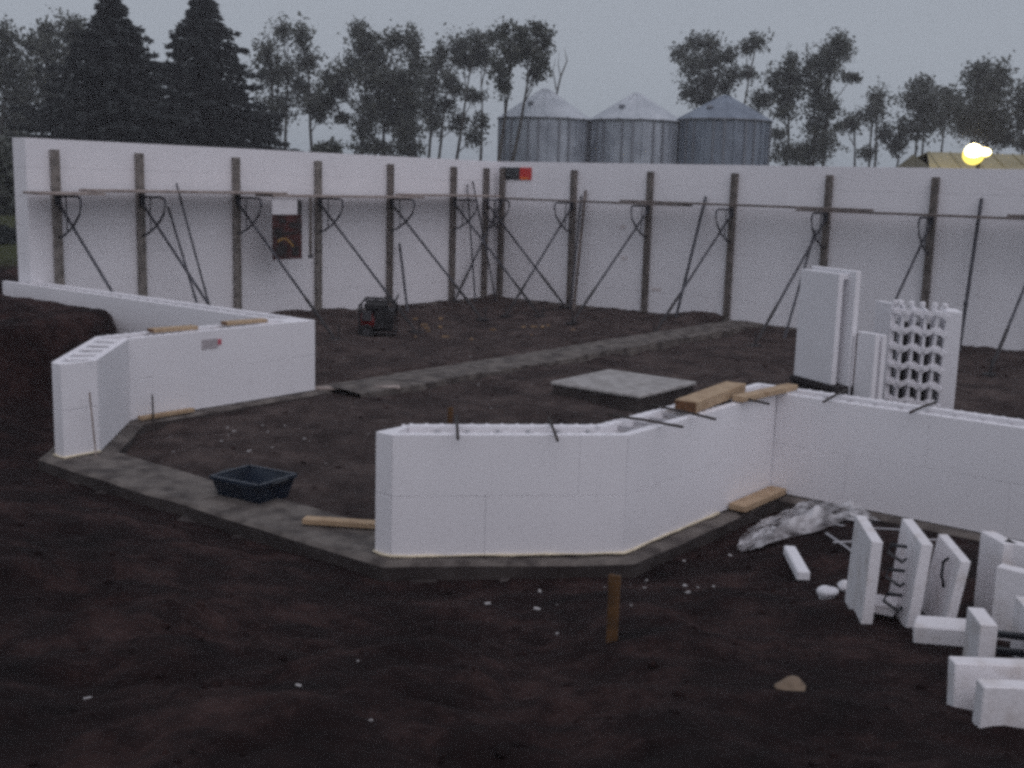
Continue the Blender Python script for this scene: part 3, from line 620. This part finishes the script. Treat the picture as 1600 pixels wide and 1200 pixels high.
# ------------------------------------------------------------------ cut form blocks in the right foreground
DD = Vector((-.52, .855)).normalized(); NN = Vector((DD.y, -DD.x))         # panels run away from the camera; NN points right
def cut_panel(par, near, h, ln, th=.052, z=None, d=DD, nm='form_panel', lean=0.):
    n_ = Vector((d.y, -d.x)); z0 = (gz(*near) if z is None else z)-.03
    return qpanel(par, near, d, ln, n_, th, z0, h+.03, nm, 'foam_dirty', .003, lean)
def hook(par, p, z, s=1):
    p = Vector(p); MB().tube([(p.x, p.y, z+.03), (p.x-NN.x*.07*s, p.y-NN.y*.07*s, z+.035), (p.x-NN.x*.085*s, p.y-NN.y*.085*s, z), (p.x-NN.x*.02*s-DD.x*.03, p.y-NN.y*.02*s-DD.y*.03, z-.035), (p.x, p.y, z-.03)], .009, 5).build('web_tie', 'black_plastic', par)
P1, P2 = Vector((13.690, -14.19)), Vector((13.885, -14.14)); g1 = .40
t = thing('cut_form_block', 'cut foam block of two upright panels, leftmost of the foreground pieces', 'foam block', (13.8, -14.1, g1))
cut_panel(t, P1, .425, .44, z=g1, lean=.018); cut_panel(t, P2, .415, .42, z=g1+.03, lean=.035)
for z in (.12, .24, .36):
    hook(t, P2+DD*.12, g1+z)
    a = P1+DD*.2+NN*TP; b_ = P2+DD*.2
    if z < .2: MB().bar((a.x, a.y, g1+.06), (b_.x, b_.y, g1+.06), .16, .04).build('web_bar', 'foam_dirty', t)
P3 = Vector((14.065, -14.085))
t = thing('cut_form_block', 'leaning foam panel with a dark web stub, between the leftmost pair and corner block', 'foam block', (*P3, .44))
cut_panel(t, P3-NN*.035, .35, .42, .045, z=.44, lean=.055)
sl_ = P3+DD*.13-NN*.010; MB().tube([(*(sl_+NN*.012), .76), (*(sl_-NN*.012), .74), (*(sl_-DD*.012-NN*.016), .68), (*(sl_+NN*.0), .62)], .008, 5).build('web_tie', 'black_plastic', t)
C5 = Vector((14.165, -13.78)); d5 = Vector((1, -.10)).normalized()
t = thing('corner_form_block', 'white foam corner block cut by the right picture edge', 'foam block', (14.3, -13.8, .42))
qpanel(t, Vector((14.045, -13.66)), Vector((.13, -.125)), .20, Vector((.69, .72)), .07, .38, .45, 'form_panel', 'foam_dirty', .003)
qpanel(t, C5+Vector((.01, .02)), d5, .75, Vector((-d5.y, d5.x)), TP, .38, .45, 'form_panel', 'foam_dirty', .003)
qpanel(t, Vector((14.235, -14.07)), d5, .75, Vector((-d5.y, d5.x)), TP, .40, .40, 'form_panel', 'foam_dirty', .003)
for k in range(4): p = Vector((14.30+.17*k, -14.03)); MB().bar((p.x, p.y, .72), (p.x+.02, p.y+.22, .72), .02, .05).build('web_tie', 'black_plastic', t)
P4 = Vector((14.345, -14.66)); P6 = Vector((14.49, -14.50))
t = thing('cut_form_block', 'small foam stub with dark plastic webs behind the front block', 'foam block', (14.4, -14.6, .5))
cut_panel(t, P4, .24, .20, .068, z=.49); cut_panel(t, P6, .30, .20, .068, z=.47)
for k in range(3):
    a = P4+NN*.06+DD*.10; b_ = P6+DD*.02; MB().bar((a.x, a.y, .52+.07*k), (b_.x, b_.y, .52+.07*k), .03, .022).build('web_tie', 'black_plastic', t)
t = thing('foam_offcut', 'flat foam offcut lying in front of the leftmost foam pair', 'foam piece', (14.08, -14.35, .47))
MB().bar((13.985, -14.33, .515), (14.25, -14.27, .545), .15, .085).build('offcut_body', 'foam_dirty', t, bevel=.008)
N7, F7 = Vector((14.585, -15.48)), Vector((14.446, -15.293)); d7 = Vector((.8, .6)); n7 = Vector((-.6, .8))
t = thing('cut_form_block', 'shallow foam block strip nearest the camera at the lower right', 'foam block', (14.7, -15.3, .65))
qpanel(t, N7, d7, 1.0, n7, TP, .655, .165, 'form_panel', 'foam_dirty', .004); qpanel(t, F7, d7, 1.0, n7, TP, .60, .188, 'form_panel', 'foam_dirty', .004, .03)
qpanel(t, N7+n7*.06+d7*.06, d7, .9, n7, .12, .68, .07, 'web_shelf', 'foam_dirty', .004)
# crumpled clear sheeting at the wall foot
t = thing('plastic_sheeting', 'crumpled grey plastic sheeting heaped at the foot of the right white wall', 'plastic sheet', (12.3, -11.9, .1))
nu, nv = 34, 26; V = []; rs = np.random.default_rng(5)
for i in range(nu):
    for j in range(nv):
        u, v = i/(nu-1), j/(nv-1); x = 11.86+.95*u+.10*v+.04*math.sin(9*v+4*u); y = -11.28-.25*u-1.10*v*(.45+.55*math.sin(math.pi*min(1, u*1.1+.12)))
        e_ = min(u, 1-u, v, 1-v); z = gz(x, y)+.03+min(1, e_*6)*(.02+.17*abs(fbm(np.array(x), np.array(y), 60, 3.2, 3))*2.2+.05*abs(math.sin(7*u+5*v)))
        V.append((x+rs.normal(0, .007), y+rs.normal(0, .007), float(z)))
F = [(i*nv+j, (i+1)*nv+j, (i+1)*nv+j+1, i*nv+j+1) for i in range(nu-1) for j in range(nv-1)]
MB().add(V, F).build('sheet', 'sheeting', t)
sn = MAT['sheeting'].node_tree; tb = sn.nodes.new('ShaderNodeBsdfTransparent'); mxs = sn.nodes.new('ShaderNodeMixShader'); tn = sn.nodes.new('ShaderNodeTexNoise'); tn.inputs['Scale'].default_value = 6
rr2 = sn.nodes.new('ShaderNodeValToRGB'); rr2.color_ramp.elements[0].position = .42; rr2.color_ramp.elements[1].position = .60; rr2.color_ramp.elements[1].color = (.8, .8, .8, 1)   # clear film, milky where it is doubled up
ge = sn.nodes.new('ShaderNodeNewGeometry'); sn.links.new(ge.outputs['Position'], tn.inputs['Vector']); sn.links.new(tn.outputs[0], rr2.inputs[0]); sn.links.new(rr2.outputs[0], mxs.inputs[0])
sn.links.new(sn.nodes['Principled BSDF'].outputs[0], mxs.inputs[1]); sn.links.new(tb.outputs[0], mxs.inputs[2]); sn.links.new(mxs.outputs[0], sn.nodes['Material Output'].inputs[0])
def scrap(name, label, a, b_, w_, h_, m='foam', cat='foam piece'):
    t_ = thing(name, label, cat, a); MB().bar(a, b_, w_, h_).build('piece', m, t_, bevel=min(w_, h_)*.15)
scrap('foam_offcut', 'white foam strip lying on the soil below the plastic sheeting', (12.66, -12.70, gz(12.66, -12.7)+.03), (13.00, -13.26, gz(13.0, -13.26)+.035), .075, .06)
def lump(name, label, c, r, m, cat, sq=.8, seed=1):
    bm = bmesh.new(); bmesh.ops.create_icosphere(bm, subdivisions=3, radius=r); rs_ = random.Random(seed)
    ph = [rs_.uniform(0, 6) for _ in range(3)]
    for v in bm.verts: v.co *= 1+.22*math.sin(v.co.x*9/r*.3+ph[0])*math.sin(v.co.y*8/r*.3+ph[1])+.1*math.sin(v.co.z*15/r*.3+ph[2]); v.co.z *= sq
    me = bpy.data.meshes.new(name); bm.to_mesh(me); bm.free(); o = link(name, me, m, None, c); tag(o, label, cat); return o
lump('foam_chunk', 'round white foam chunk on the soil left of the leftmost foam pair', (13.33, -13.72, gz(13.33, -13.72)+.03), .05, 'foam', 'foam piece', .8, 2)
lump('foam_chunk', 'smaller grey foam chunk just behind the round white one', (13.37, -13.58, gz(13.37, -13.58)+.02), .04, 'foam_dirty', 'foam piece', .8, 3)
lump('stone', 'tan stone lying alone in the dark foreground soil at right', (13.90, -15.44, gz(13.9, -15.44)+.015), .055, 'tan_label', 'stone', .55, 4)
for k, (a, b_, zoff) in enumerate((((12.75, -12.35), (13.30, -13.05), .02), ((12.45, -11.95), (13.2, -12.1), .06), ((12.9, -12.6), (13.5, -12.35), .05))):
    o = MB().tube([(*a, gz(*a)+zoff), ((a[0]+b_[0])/2, (a[1]+b_[1])/2, gz(*a)+zoff+.05), (*b_, gz(*b_)+zoff)], .008, 5).build('wire_length', 'grey_plastic')
    tag(o, ('pale wire running over the sheeting towards the foam pair', 'thin wire lying on the back edge of the sheeting', 'thin wire reaching behind the leftmost foam pair')[k], 'wire')
# crumbs of white foam and wood chips nobody could count
def crumbs(name, label, m, spots, smin, smax, seed):
    r_ = random.Random(seed); mb = MB()
    for (x, y, sx, sy, n_) in spots:
        for _ in range(n_):
            px, py = r_.gauss(x, sx), r_.gauss(y, sy); s_ = r_.uniform(smin, smax)
            mb.box((px, py, gz(px, py)+s_*.3), (s_*r_.uniform(1, 2.6), s_, s_*.5), Matrix.Rotation(r_.uniform(0, 3), 3, 'Z') @ Matrix.Rotation(r_.uniform(-.4, .4), 3, 'X'))
    tag(mb.build(name, m), label, 'debris', kind='stuff')
crumbs('foam_crumbs', 'small white foam crumbs dotted over the soil', 'crumb', [(12.0, -13.5, .30, .40, 12), (11.3, -14.6, .5, .2, 3), (13.0, -14.3, .5, .6, 4), (7.0, -12.5, .5, .25, 16), (7.6, -11.6, .9, .6, 8), (6.6, -9, .5, 1, 5), (9.2, -16.2, 1.3, .8, 3), (12.2, -16.4, .9, .5, 3), (3.5, -7.5, 1.2, 1.2, 5)], .006, .018, 5)
crumbs('wood_chips', 'scattered yellow wood offcut chips on the floor by the back corner', 'chip_wood', [(2.4, -4.3, .5, .4, 7), (3.6, -3.0, .5, .4, 6), (8.9, -6.0, .2, .2, 3), (3.2, -5.6, .6, .4, 3)], .025, .06, 6)
# ------------------------------------------------------------------ grain bins
def grain_bin(label, cx, cy, rad, z_e, z_p, wall_m, roof_m, hatch_a):
    z0 = .7; t = thing('grain_bin', label, 'grain bin', (cx, cy, z0), 0, 'grain bins'); n_ = 96; k = int((z_e-z0)/.055); V = []; F = []
    for i in range(k+1):
        z = i*(z_e-z0)/k; r = rad+.018*math.sin(i*math.pi/1.0*1.0)*0+(.02 if i % 2 else -.02)
        for j in range(n_): a = 2*math.pi*j/n_; V.append((r*math.cos(a), r*math.sin(a), z))
    for i in range(k):
        for j in range(n_): F.append((i*n_+j, i*n_+(j+1) % n_, (i+1)*n_+(j+1) % n_, (i+1)*n_+j))
    MB().add(V, F).build('corrugated_wall', wall_m, t, smooth=True, local=True)
    hp = z_e-z0
    for j in range(28):
        a = 2*math.pi*(j+.3)/28; m_ = MB().box(((rad+.055)*math.cos(a), (rad+.055)*math.sin(a), hp/2), (.07, .11, hp-.05), Matrix.Rotation(a, 3, 'Z')); m_.build('stiffener', 'stiffener_steel' if j % 3 else wall_m, t, local=True)
    V = []; F = []; n_ = 56; rise = z_p-z_e
    for (rr_, zz_) in ((rad+.16, hp-.05), (rad*.5, hp+rise*.52), (.34, hp+rise*.9)):
        for j in range(n_): a = 2*math.pi*j/n_; q = 1.0+(.0 if j % 4 else .0); V.append((rr_*math.cos(a), rr_*math.sin(a), zz_+(.06 if j % 4 == 0 else 0)))
    for i in range(2):
        for j in range(n_): F.append((i*n_+j, i*n_+(j+1) % n_, (i+1)*n_+(j+1) % n_, (i+1)*n_+j))
    rf = MB().add(V, F).build('conical_roof', roof_m, t, local=True)
    MB().tube([(0, 0, hp+rise*.86), (0, 0, hp+rise*.93), (0, 0, hp+rise)], [.36, .36, .06], 20).build('roof_cap', roof_m, rf, local=True)
    a = hatch_a; MB().box((rad*.62*math.cos(a), rad*.62*math.sin(a), hp+rise*.42), (.34, .34, .18), Matrix.Rotation(a, 3, 'Z') @ Matrix.Rotation(R(-30), 3, 'Y')).build('hatch', 'stiffener_steel', rf, local=True)
    MB().tube([(rad*1.04*math.cos(2*math.pi*j/40), rad*1.04*math.sin(2*math.pi*j/40), hp-.06) for j in range(41)], .05, 6, False).build('eave_ring', 'stiffener_steel', t, local=True)
for px, ey, py, lab, wm, rm_ in ((851, 186, 137, 'galvanised grain bin, leftmost of the three, half under the leaning poplar', 'galvanised', 'galvanised_roof'), (993, 189, 144, 'galvanised grain bin in the middle of the three', 'galvanised', 'galvanised_roof'), (1131, 188, 148, 'duller blue grey grain bin, rightmost of the three', 'galvanised_dull', 'galvanised_dull')):
    c = at(px, ey, 75); grain_bin(lab, c[0], c[1], 2.86, c[2], at(px, py, 75)[2], wm, rm_, math.atan2(CAM[1]-c[1], CAM[0]-c[0])-.5)

# ------------------------------------------------------------------ yard lamp and shed behind the right wall
c = at(1535, 250, 47); gx_ = Vector((RT0[0], RT0[1], 0)); gy_ = Vector((-RT0[1], RT0[0], 0)); zr = at(1540, 236, 47)[2]
t = thing('farm_shed', 'low tan farm shed roof showing above the wall under the yard lamp', 'shed', (c[0], c[1], .7))
Q = lambda u, v, z: tuple(Vector((c[0], c[1], 0))+gx_*u+gy_*v+Vector((0, 0, z)))
wv = [Q(-1.75, 0, .6), Q(9, 0, .6), Q(9, 5, .6), Q(-1.75, 5, .6), Q(-1.75, 0, zr-.75), Q(9, 0, zr-.75), Q(9, 5, zr-.75), Q(-1.75, 5, zr-.75), Q(-1.75, 2.5, zr-.1), Q(9, 2.5, zr-.1)]
MB().add(wv, [(0, 1, 5, 4), (1, 2, 6, 9, 5), (2, 3, 7, 6), (3, 0, 4, 8, 7)]).build('shed_wall', 'shed_wall', t)
for s in (0, 1):
    rv = [Q(-2.0, -.3+5.6*s, zr-.84), Q(9.2, -.3+5.6*s, zr-.84), Q(9.2, 2.5, zr), Q(-1.2, 2.5, zr)]; rv += [(x, y, z-.05) for x, y, z in rv]
    MB().add(rv, [(0, 1, 2, 3), (7, 6, 5, 4), (0, 4, 5, 1), (1, 5, 6, 2), (2, 6, 7, 3), (3, 7, 4, 0)]).build('roof_slope', 'shed_roof', t)
for k in range(12): a = Q(-1.5+.85*k, -.28, zr-.82); b_ = Q(-1.15+.82*k, 2.45, zr+.01); MB().bar(a, b_, .05, .05).build('roof_rib', 'shed_roof', t)
lp = at(1521, 240, 45); l2 = at(1538, 238.5, 45)
t = thing('yard_lamp', 'glowing yellow yard lamp with two heads above the shed', 'lamp', (lp[0], lp[1], .7))
pb_ = Vector((*at(1529, 250, 45.4)[:2], 0)); pl = MB().tube([(pb_.x, pb_.y, .6), (pb_.x, pb_.y, lp[2]-.35)], [.09, .07], 8).build('pole', 'pole_wood', t)
MB().tube([(pb_.x, pb_.y, lp[2]-.36), (lp[0], lp[1], lp[2]-.33)], .03, 6).build('arm', 'dark_steel', t); MB().tube([(pb_.x, pb_.y, lp[2]-.36), (l2[0], l2[1], l2[2]-.22)], .03, 6).build('arm', 'dark_steel', t)
def globe(nm, c_, r, sx, par, gm_='lamp_glow'):
    bm = bmesh.new(); bmesh.ops.create_uvsphere(bm, u_segments=20, v_segments=14, radius=r)
    for v in bm.verts: v.co.z *= sx
    me = bpy.data.meshes.new(nm); bm.to_mesh(me); bm.free(); me.polygons.foreach_set('use_smooth', [True]*len(me.polygons))
    return link(nm, me, gm_, par, tuple(Vector(c_)-par.location))
dv = (Vector(CAM)-Vector(lp)).normalized(); globe('lamp_lens', lp-np.array((0, 0, .05)), .37, .95, t); globe('lamp_lens', l2, .24, .7, t); globe('lamp_bulb', Vector(lp)+dv*.20+Vector((0, 0, .08)), .30, .85, t, 'lamp_core'); globe('lamp_bulb', Vector(l2)+dv*.14+Vector((0, 0, .02)), .22, .6, t, 'lamp_core')
ll = bpy.data.lights.new('yard_lamp_light', 'POINT'); ll.energy = LAMPW; ll.color = (1, .78, .30); ll.shadow_soft_size = .36
lo = bpy.data.objects.new('yard_lamp_light', ll); COL.objects.link(lo); lo.parent = t
dv = (Vector(CAM)-Vector(lp)).normalized(); lo.location = Vector(lp)-t.location+dv*.1+Vector((0, 0, .55))

# ------------------------------------------------------------------ trees
def leaf_cloud(clumps, dens, size, seed):
    rg = np.random.default_rng(seed); V = []; 
    for c, rx, ry, rz_ in clumps:
        n_ = int(dens*(rx*rz_+.3*rx)/(size*size)*20)+30
        d = rg.normal(size=(n_, 3)); d /= np.linalg.norm(d, axis=1)[:, None]; r = rg.random(n_)**.45*(1+.30*rg.normal(size=n_).clip(-1, 1.6))
        lump_ = 1+.30*np.sin(d[:, 0]*4+seed)*np.sin(d[:, 2]*5+seed*.7)
        P = np.array(c)+d*np.array([rx, ry, rz_])*(r*lump_)[:, None]
        s = size*(.55+.9*rg.random(n_)); a = rg.normal(size=(n_, 3)); a /= np.linalg.norm(a, axis=1)[:, None]; b_ = rg.normal(size=(n_, 3)); b_ -= a*(a*b_).sum(1)[:, None]; b_ /= np.linalg.norm(b_, axis=1)[:, None]
        V.append(np.stack([P-a*s[:, None]*.6, P+b_*s[:, None]*.36, P+a*s[:, None]*.6, P-b_*s[:, None]*.36], 1))
    V = np.concatenate(V).reshape(-1, 3); return V, np.arange(len(V)).reshape(-1, 4)
def tree(label, trunks, dist, clumps, seed, m='leaf', size=.26, dens=1.0, group='poplar trees behind the site', name='poplar_tree', tr=.16):
    rg = random.Random(seed); sc = dist/FPX; base = at(trunks[0][0], 290, dist)
    t = thing(name, label, 'tree', (base[0], base[1], .7), 0, group); off = np.array(t.location)
    W3 = []
    for (cx, cy, rx, ry) in clumps:
        p = at(cx, cy, dist+rg.uniform(-1.3, 1.3)); W3.append((p, rx*sc*1.45, (rx+ry)/2*sc*1.45, ry*sc*1.45))
    # the radii run along the view's right axis, depth and height
    V, F = leaf_cloud([((0, 0, 0), a, b_, c_) for _, a, b_, c_ in W3], dens, size, seed)
    k0 = 0; ax = np.stack([RT0, np.array([FW[0], FW[1], 0])/math.hypot(FW[0], FW[1]), np.array([0, 0, 1.])])
    V = V @ ax
    rg2 = np.random.default_rng(seed); cnt = [int(dens*(a*c_+.3*a)/(size*size)*20)+30 for _, a, b_, c_ in W3]; i0 = 0
    for (p, *_), n_ in zip(W3, cnt): V[i0*4:(i0+n_)*4] += p-off; i0 += n_
    npmesh('crown', V, F, m, t)
    mb = MB()
    for ti, (bx, tx_, ty_) in enumerate(trunks):
        b0 = Vector(at(bx, 290, dist)); b0.z = .5; b1 = Vector(at(tx_, ty_, dist)); h = b1.z-b0.z
        pts = [b0.lerp(b1, f)+Vector((rg.uniform(-.12, .12), rg.uniform(-.12, .12), 0))*(1 if 0 < f < 1 else 0) for f in (0, .25, .5, .75, 1)]
        mb.tube(pts, [tr, tr*.8, tr*.6, tr*.38, tr*.12], 7, False)
        for j, (p, a, b_, c_) in enumerate(W3):
            p = Vector(p)
            near_t = min(range(len(trunks)), key=lambda q: abs(trunks[q][1]-clumps[j][0]))
            if near_t != ti: continue
            f = max(.12, min(.92, (p.z-b0.z)/max(h, .1)*.78)); s0 = b0.lerp(b1, f); mid = s0.lerp(p, .55)+Vector((0, 0, -.15*(p-s0).length*.3))
            mb.tube([s0, mid, p, p+Vector((rg.uniform(-.3, .3), rg.uniform(-.3, .3), .5))], [tr*.34, tr*.24, tr*.12, .012], 5, False)
    mb.build('trunk', 'bark', t, smooth=True)
    return t
T = [
 ('poplar at the far left picture edge', [(2, 8, 60), (20, 20, 120)], 78, [(6, 62, 16, 20), (12, 108, 26, 26), (20, 155, 22, 30), (4, 212, 30, 24), (25, 190, 14, 14)], 'leaf'),
 ('poplar between the left picture edge and the left spruce', [(58, 75, 75), (88, 110, 50), (40, 50, 90)], 82, [(50, 70, 15, 13), (74, 76, 17, 18), (72, 50, 10, 12), (108, 58, 20, 22), (118, 42, 12, 12), (62, 118, 23, 16), (84, 146, 24, 18), (50, 192, 20, 13), (98, 105, 18, 18), (40, 150, 12, 12)], 'leaf'),
 ('thin poplar group right of the spruces', [(422, 425, 90), (442, 450, 60), (488, 480, 70)], 85, [(416, 80, 13, 14), (442, 50, 12, 13), (472, 58, 12, 16), (424, 112, 20, 22), (481, 96, 14, 14), (449, 114, 15, 14), (487, 158, 22, 18), (433, 165, 22, 16), (412, 212, 20, 16), (470, 135, 12, 12), (500, 180, 12, 10)], 'leaf'),
 ('broad poplar left of centre with dense low growth', [(556, 575, 70), (650, 640, 80), (600, 600, 90)], 80, [(558, 47, 9, 11), (570, 66, 16, 16), (584, 92, 20, 24), (619, 64, 16, 13), (646, 66, 10, 17), (650, 102, 12, 20), (549, 106, 16, 15), (521, 122, 17, 13), (528, 141, 15, 11), (508, 160, 18, 11), (535, 184, 10, 7), (588, 126, 25, 16), (622, 132, 22, 20), (585, 166, 25, 17), (619, 176, 28, 25), (641, 152, 17, 22), (571, 200, 16, 17), (633, 207, 18, 18), (587, 232, 32, 9), (641, 235, 16, 10)], 'leaf'),
 ('slender poplars leaning right, left of the bins', [(664, 682, 100), (676, 700, 110), (702, 740, 70), (752, 752, 120)], 86, [(689, 82, 9, 13), (682, 102, 12, 12), (717, 72, 14, 14), (745, 68, 17, 15), (767, 59, 7, 9), (724, 95, 19, 12), (752, 90, 18, 13), (671, 130, 14, 15), (703, 126, 12, 10), (741, 150, 16, 8), (711, 141, 12, 8), (671, 166, 14, 18), (679, 192, 12, 13), (697, 165, 12, 10), (717, 190, 14, 12), (752, 190, 10, 12), (741, 215, 11, 11)], 'leaf'),
 ('poplar leaning over the left grain bin', [(773, 800, 80), (780, 840, 60)], 71, [(787, 52, 12, 12), (815, 56, 14, 14), (838, 47, 10, 11), (853, 62, 10, 16), (798, 80, 18, 15), (826, 80, 19, 14), (843, 100, 12, 14), (781, 110, 12, 13), (788, 136, 10, 11), (840, 118, 10, 8)], 'leaf'),
 ('airy poplar rising behind the right grain bin', [(1120, 1110, 70), (1135, 1180, 70)], 96, [(1062, 84, 10, 10), (1085, 67, 12, 11), (1083, 101, 17, 15), (1110, 70, 12, 12), (1110, 98, 17, 15), (1138, 88, 12, 12), (1166, 75, 8, 9), (1183, 66, 12, 11), (1145, 118, 13, 11), (1170, 115, 10, 7), (1106, 132, 18, 13), (1078, 142, 13, 14), (1100, 157, 17, 10), (1134, 137, 10, 10)], 'leaf_far'),
 ('poplar just right of the bins, shorter of the pair', [(1228, 1236, 95)], 88, [(1236, 98, 10, 14), (1216, 122, 17, 13), (1243, 122, 15, 14), (1229, 150, 22, 15), (1188, 157, 14, 13), (1225, 175, 13, 10), (1215, 210, 11, 8)], 'leaf'),
 ('taller poplar right of the bins with bushy foot', [(1284, 1300, 65), (1275, 1271, 100)], 88, [(1309, 67, 12, 14), (1293, 87, 14, 14), (1320, 78, 10, 12), (1271, 104, 13, 18), (1299, 105, 12, 12), (1278, 136, 15, 17), (1330, 121, 10, 6), (1281, 164, 15, 14), (1299, 168, 12, 11), (1278, 196, 19, 15), (1285, 222, 19, 15), (1236, 240, 28, 14), (1264, 240, 16, 14)], 'leaf'),
 ('small round topped tree left of the thin pale poplar', [(1340, 1334, 185)], 100, [(1334, 189, 12, 11), (1320, 196, 11, 8)], 'leaf_far'),
 ('thin pale poplar standing alone over the right wall', [(1357, 1366, 150), (1366, 1370, 145)], 100, [(1369, 154, 11, 15), (1365, 178, 15, 13), (1383, 210, 10, 12), (1355, 240, 10, 8)], 'leaf_far'),
 ('bushy tree left of the yard lamp', [(1425, 1440, 135), (1398, 1411, 200), (1441, 1445, 150)], 100, [(1442, 133, 14, 12), (1432, 156, 22, 15), (1454, 168, 17, 15), (1439, 196, 17, 17), (1411, 206, 12, 15), (1400, 230, 10, 10)], 'leaf_far'),
 ('small tree filling the gap left of the lamp tree', [(1467, 1480, 150)], 104, [(1477, 150, 14, 12), (1488, 168, 15, 14), (1470, 188, 12, 13)], 'leaf_far'),
 ('dense tree right above the glowing yard lamp', [(1545, 1545, 115), (1530, 1530, 115)], 95, [(1530, 113, 16, 12), (1561, 116, 12, 14), (1544, 140, 30, 18), (1538, 170, 34, 18), (1544, 198, 34, 17), (1512, 189, 17, 17), (1565, 216, 15, 11)], 'leaf_far'),
 ('tree cut off by the right picture edge', [(1600, 1600, 140)], 95, [(1600, 160, 11, 24), (1598, 223, 10, 9), (1612, 190, 14, 20)], 'leaf_far')]
for k, (lab, tr_, dist, cl, m) in enumerate(T): tree(lab, tr_, dist, cl, 100+k, m, size=.21 if m == 'leaf' else .23, dens=1.15 if 'dense' in lab or 'broad' in lab else .95)
t = thing('dead_snag', 'bare dead branch rising behind the left grain bin', 'tree', (*at(868, 290, 84)[:2], .7))
MB().tube([Vector((*at(868, 290, 84)[:2], .6)), at(869, 150, 84), at(876, 120, 84), at(886, 95, 84), at(882, 76, 84)], [.14, .08, .06, .04, .015], 6).build('trunk', 'bark', t)
MB().tube([at(869, 140, 84), at(864, 110, 84), at(868, 92, 84)], [.05, .03, .012], 5).build('branch', 'bark', t); MB().tube([at(876, 120, 84), at(872, 100, 84), at(874, 82, 84)], [.04, .025, .01], 5).build('branch', 'bark', t)
def spruce(label, px, apex_y, dist, rad_px, seed):
    rg = np.random.default_rng(seed); ap = at(px, apex_y, dist); base = Vector((ap[0], ap[1], .7)); H = ap[2]-.7; Rb = rad_px*dist/FPX
    t = thing('spruce_tree', label, 'tree', base, 0, 'spruce trees at left'); MB().tube([(0, 0, -.2), (.03, 0, H*.5), (0, 0, H*.99)], [.20, .12, .02], 8).build('trunk', 'bark', t, local=True)
    V = []
    nw = 34
    for w_ in range(nw):
        f = (w_+.5)/nw; z = .5+(H-.5)*f; rr_ = Rb*(1-f)**.92*(.86+.14*math.sin(w_*2.1+1.3*math.sin(w_)))+.10
        nb = int(9+7*(1-f))
        for j in range(nb):
            a = 2*math.pi*(j+rg.random())/nb; Lb = rr_*(.72+.45*rg.random()); nq = int(14+Lb*34)
            s = rg.random(nq)**.75*Lb; side = rg.normal(size=nq)*.16*(1-.5*s/max(Lb, .1)); droop = -.28*s+.10*s*s/max(Lb, .3)+rg.normal(size=nq)*.07
            P = np.stack([np.cos(a)*s-np.sin(a)*side, np.sin(a)*s+np.cos(a)*side, z+droop+.12*rg.random()], 1)
            q = .19*(.6+.8*rg.random(nq)); u = np.stack([np.cos(a)+.6*rg.normal(size=nq), np.sin(a)+.6*rg.normal(size=nq), -.2+.45*rg.normal(size=nq)], 1); u /= np.linalg.norm(u, axis=1)[:, None]
            v = rg.normal(size=(nq, 3)); v -= u*(u*v).sum(1)[:, None]; v /= np.linalg.norm(v, axis=1)[:, None]
            V.append(np.stack([P-u*q[:, None], P+v*q[:, None]*.35, P+u*q[:, None], P-v*q[:, None]*.35], 1))
    V = np.concatenate(V).reshape(-1, 3); npmesh('crown', V, np.arange(len(V)).reshape(-1, 4), 'needle', t)
spruce('big dark spruce, left of the two behind the left wall', 172, -14, 62, 215, 1)
spruce('big dark spruce, right of the two behind the left wall', 316, -22, 66, 205, 2)
# ------------------------------------------------------------------ shrubs beyond the walls
def shrub(label, clumps, dist, seed, m='leaf', name='shrub', group=None): tree(label, [(clumps[0][0], clumps[0][0], clumps[0][1])], dist, clumps, seed, m, .2, 1.5, group, name, .06)
shrub('small rounded dark shrub showing over the left wall top', [(510, 234, 15, 9), (500, 236, 8, 6), (521, 235, 8, 6)], 55, 301)
shrub('tiny dark shrub showing over the wall left of the yard lamp', [(1451, 256, 9, 8)], 52, 302, 'leaf')
shrub('dark shrubs beyond the free end of the left wall', [(8, 262, 22, 26), (18, 300, 18, 22), (-10, 300, 22, 24), (6, 330, 24, 18)], 46, 303, 'leaf')
shrub('low dark bush at the left picture edge beyond the wall', [(6, 372, 22, 12), (-14, 378, 22, 14)], 30, 304, 'needle')
# ------------------------------------------------------------------ thin evening haze
hz = MB().box((-30, 60, 15), (260, 220, 36)).build('haze', None); hm = bpy.data.materials.new('haze_air'); hm.use_nodes = True; hn = hm.node_tree; hn.nodes.clear()
pv = hn.nodes.new('ShaderNodeVolumePrincipled'); pv.inputs['Color'].default_value = (.95, .95, 1, 1); pv.inputs['Density'].default_value = HAZE; ho = hn.nodes.new('ShaderNodeOutputMaterial')
hn.links.new(pv.outputs[0], ho.inputs['Volume']); hz.data.materials.append(hm); hz.display_type = 'WIRE'; tag(hz, 'thin pale evening haze hanging over the whole site', 'haze', kind='stuff')
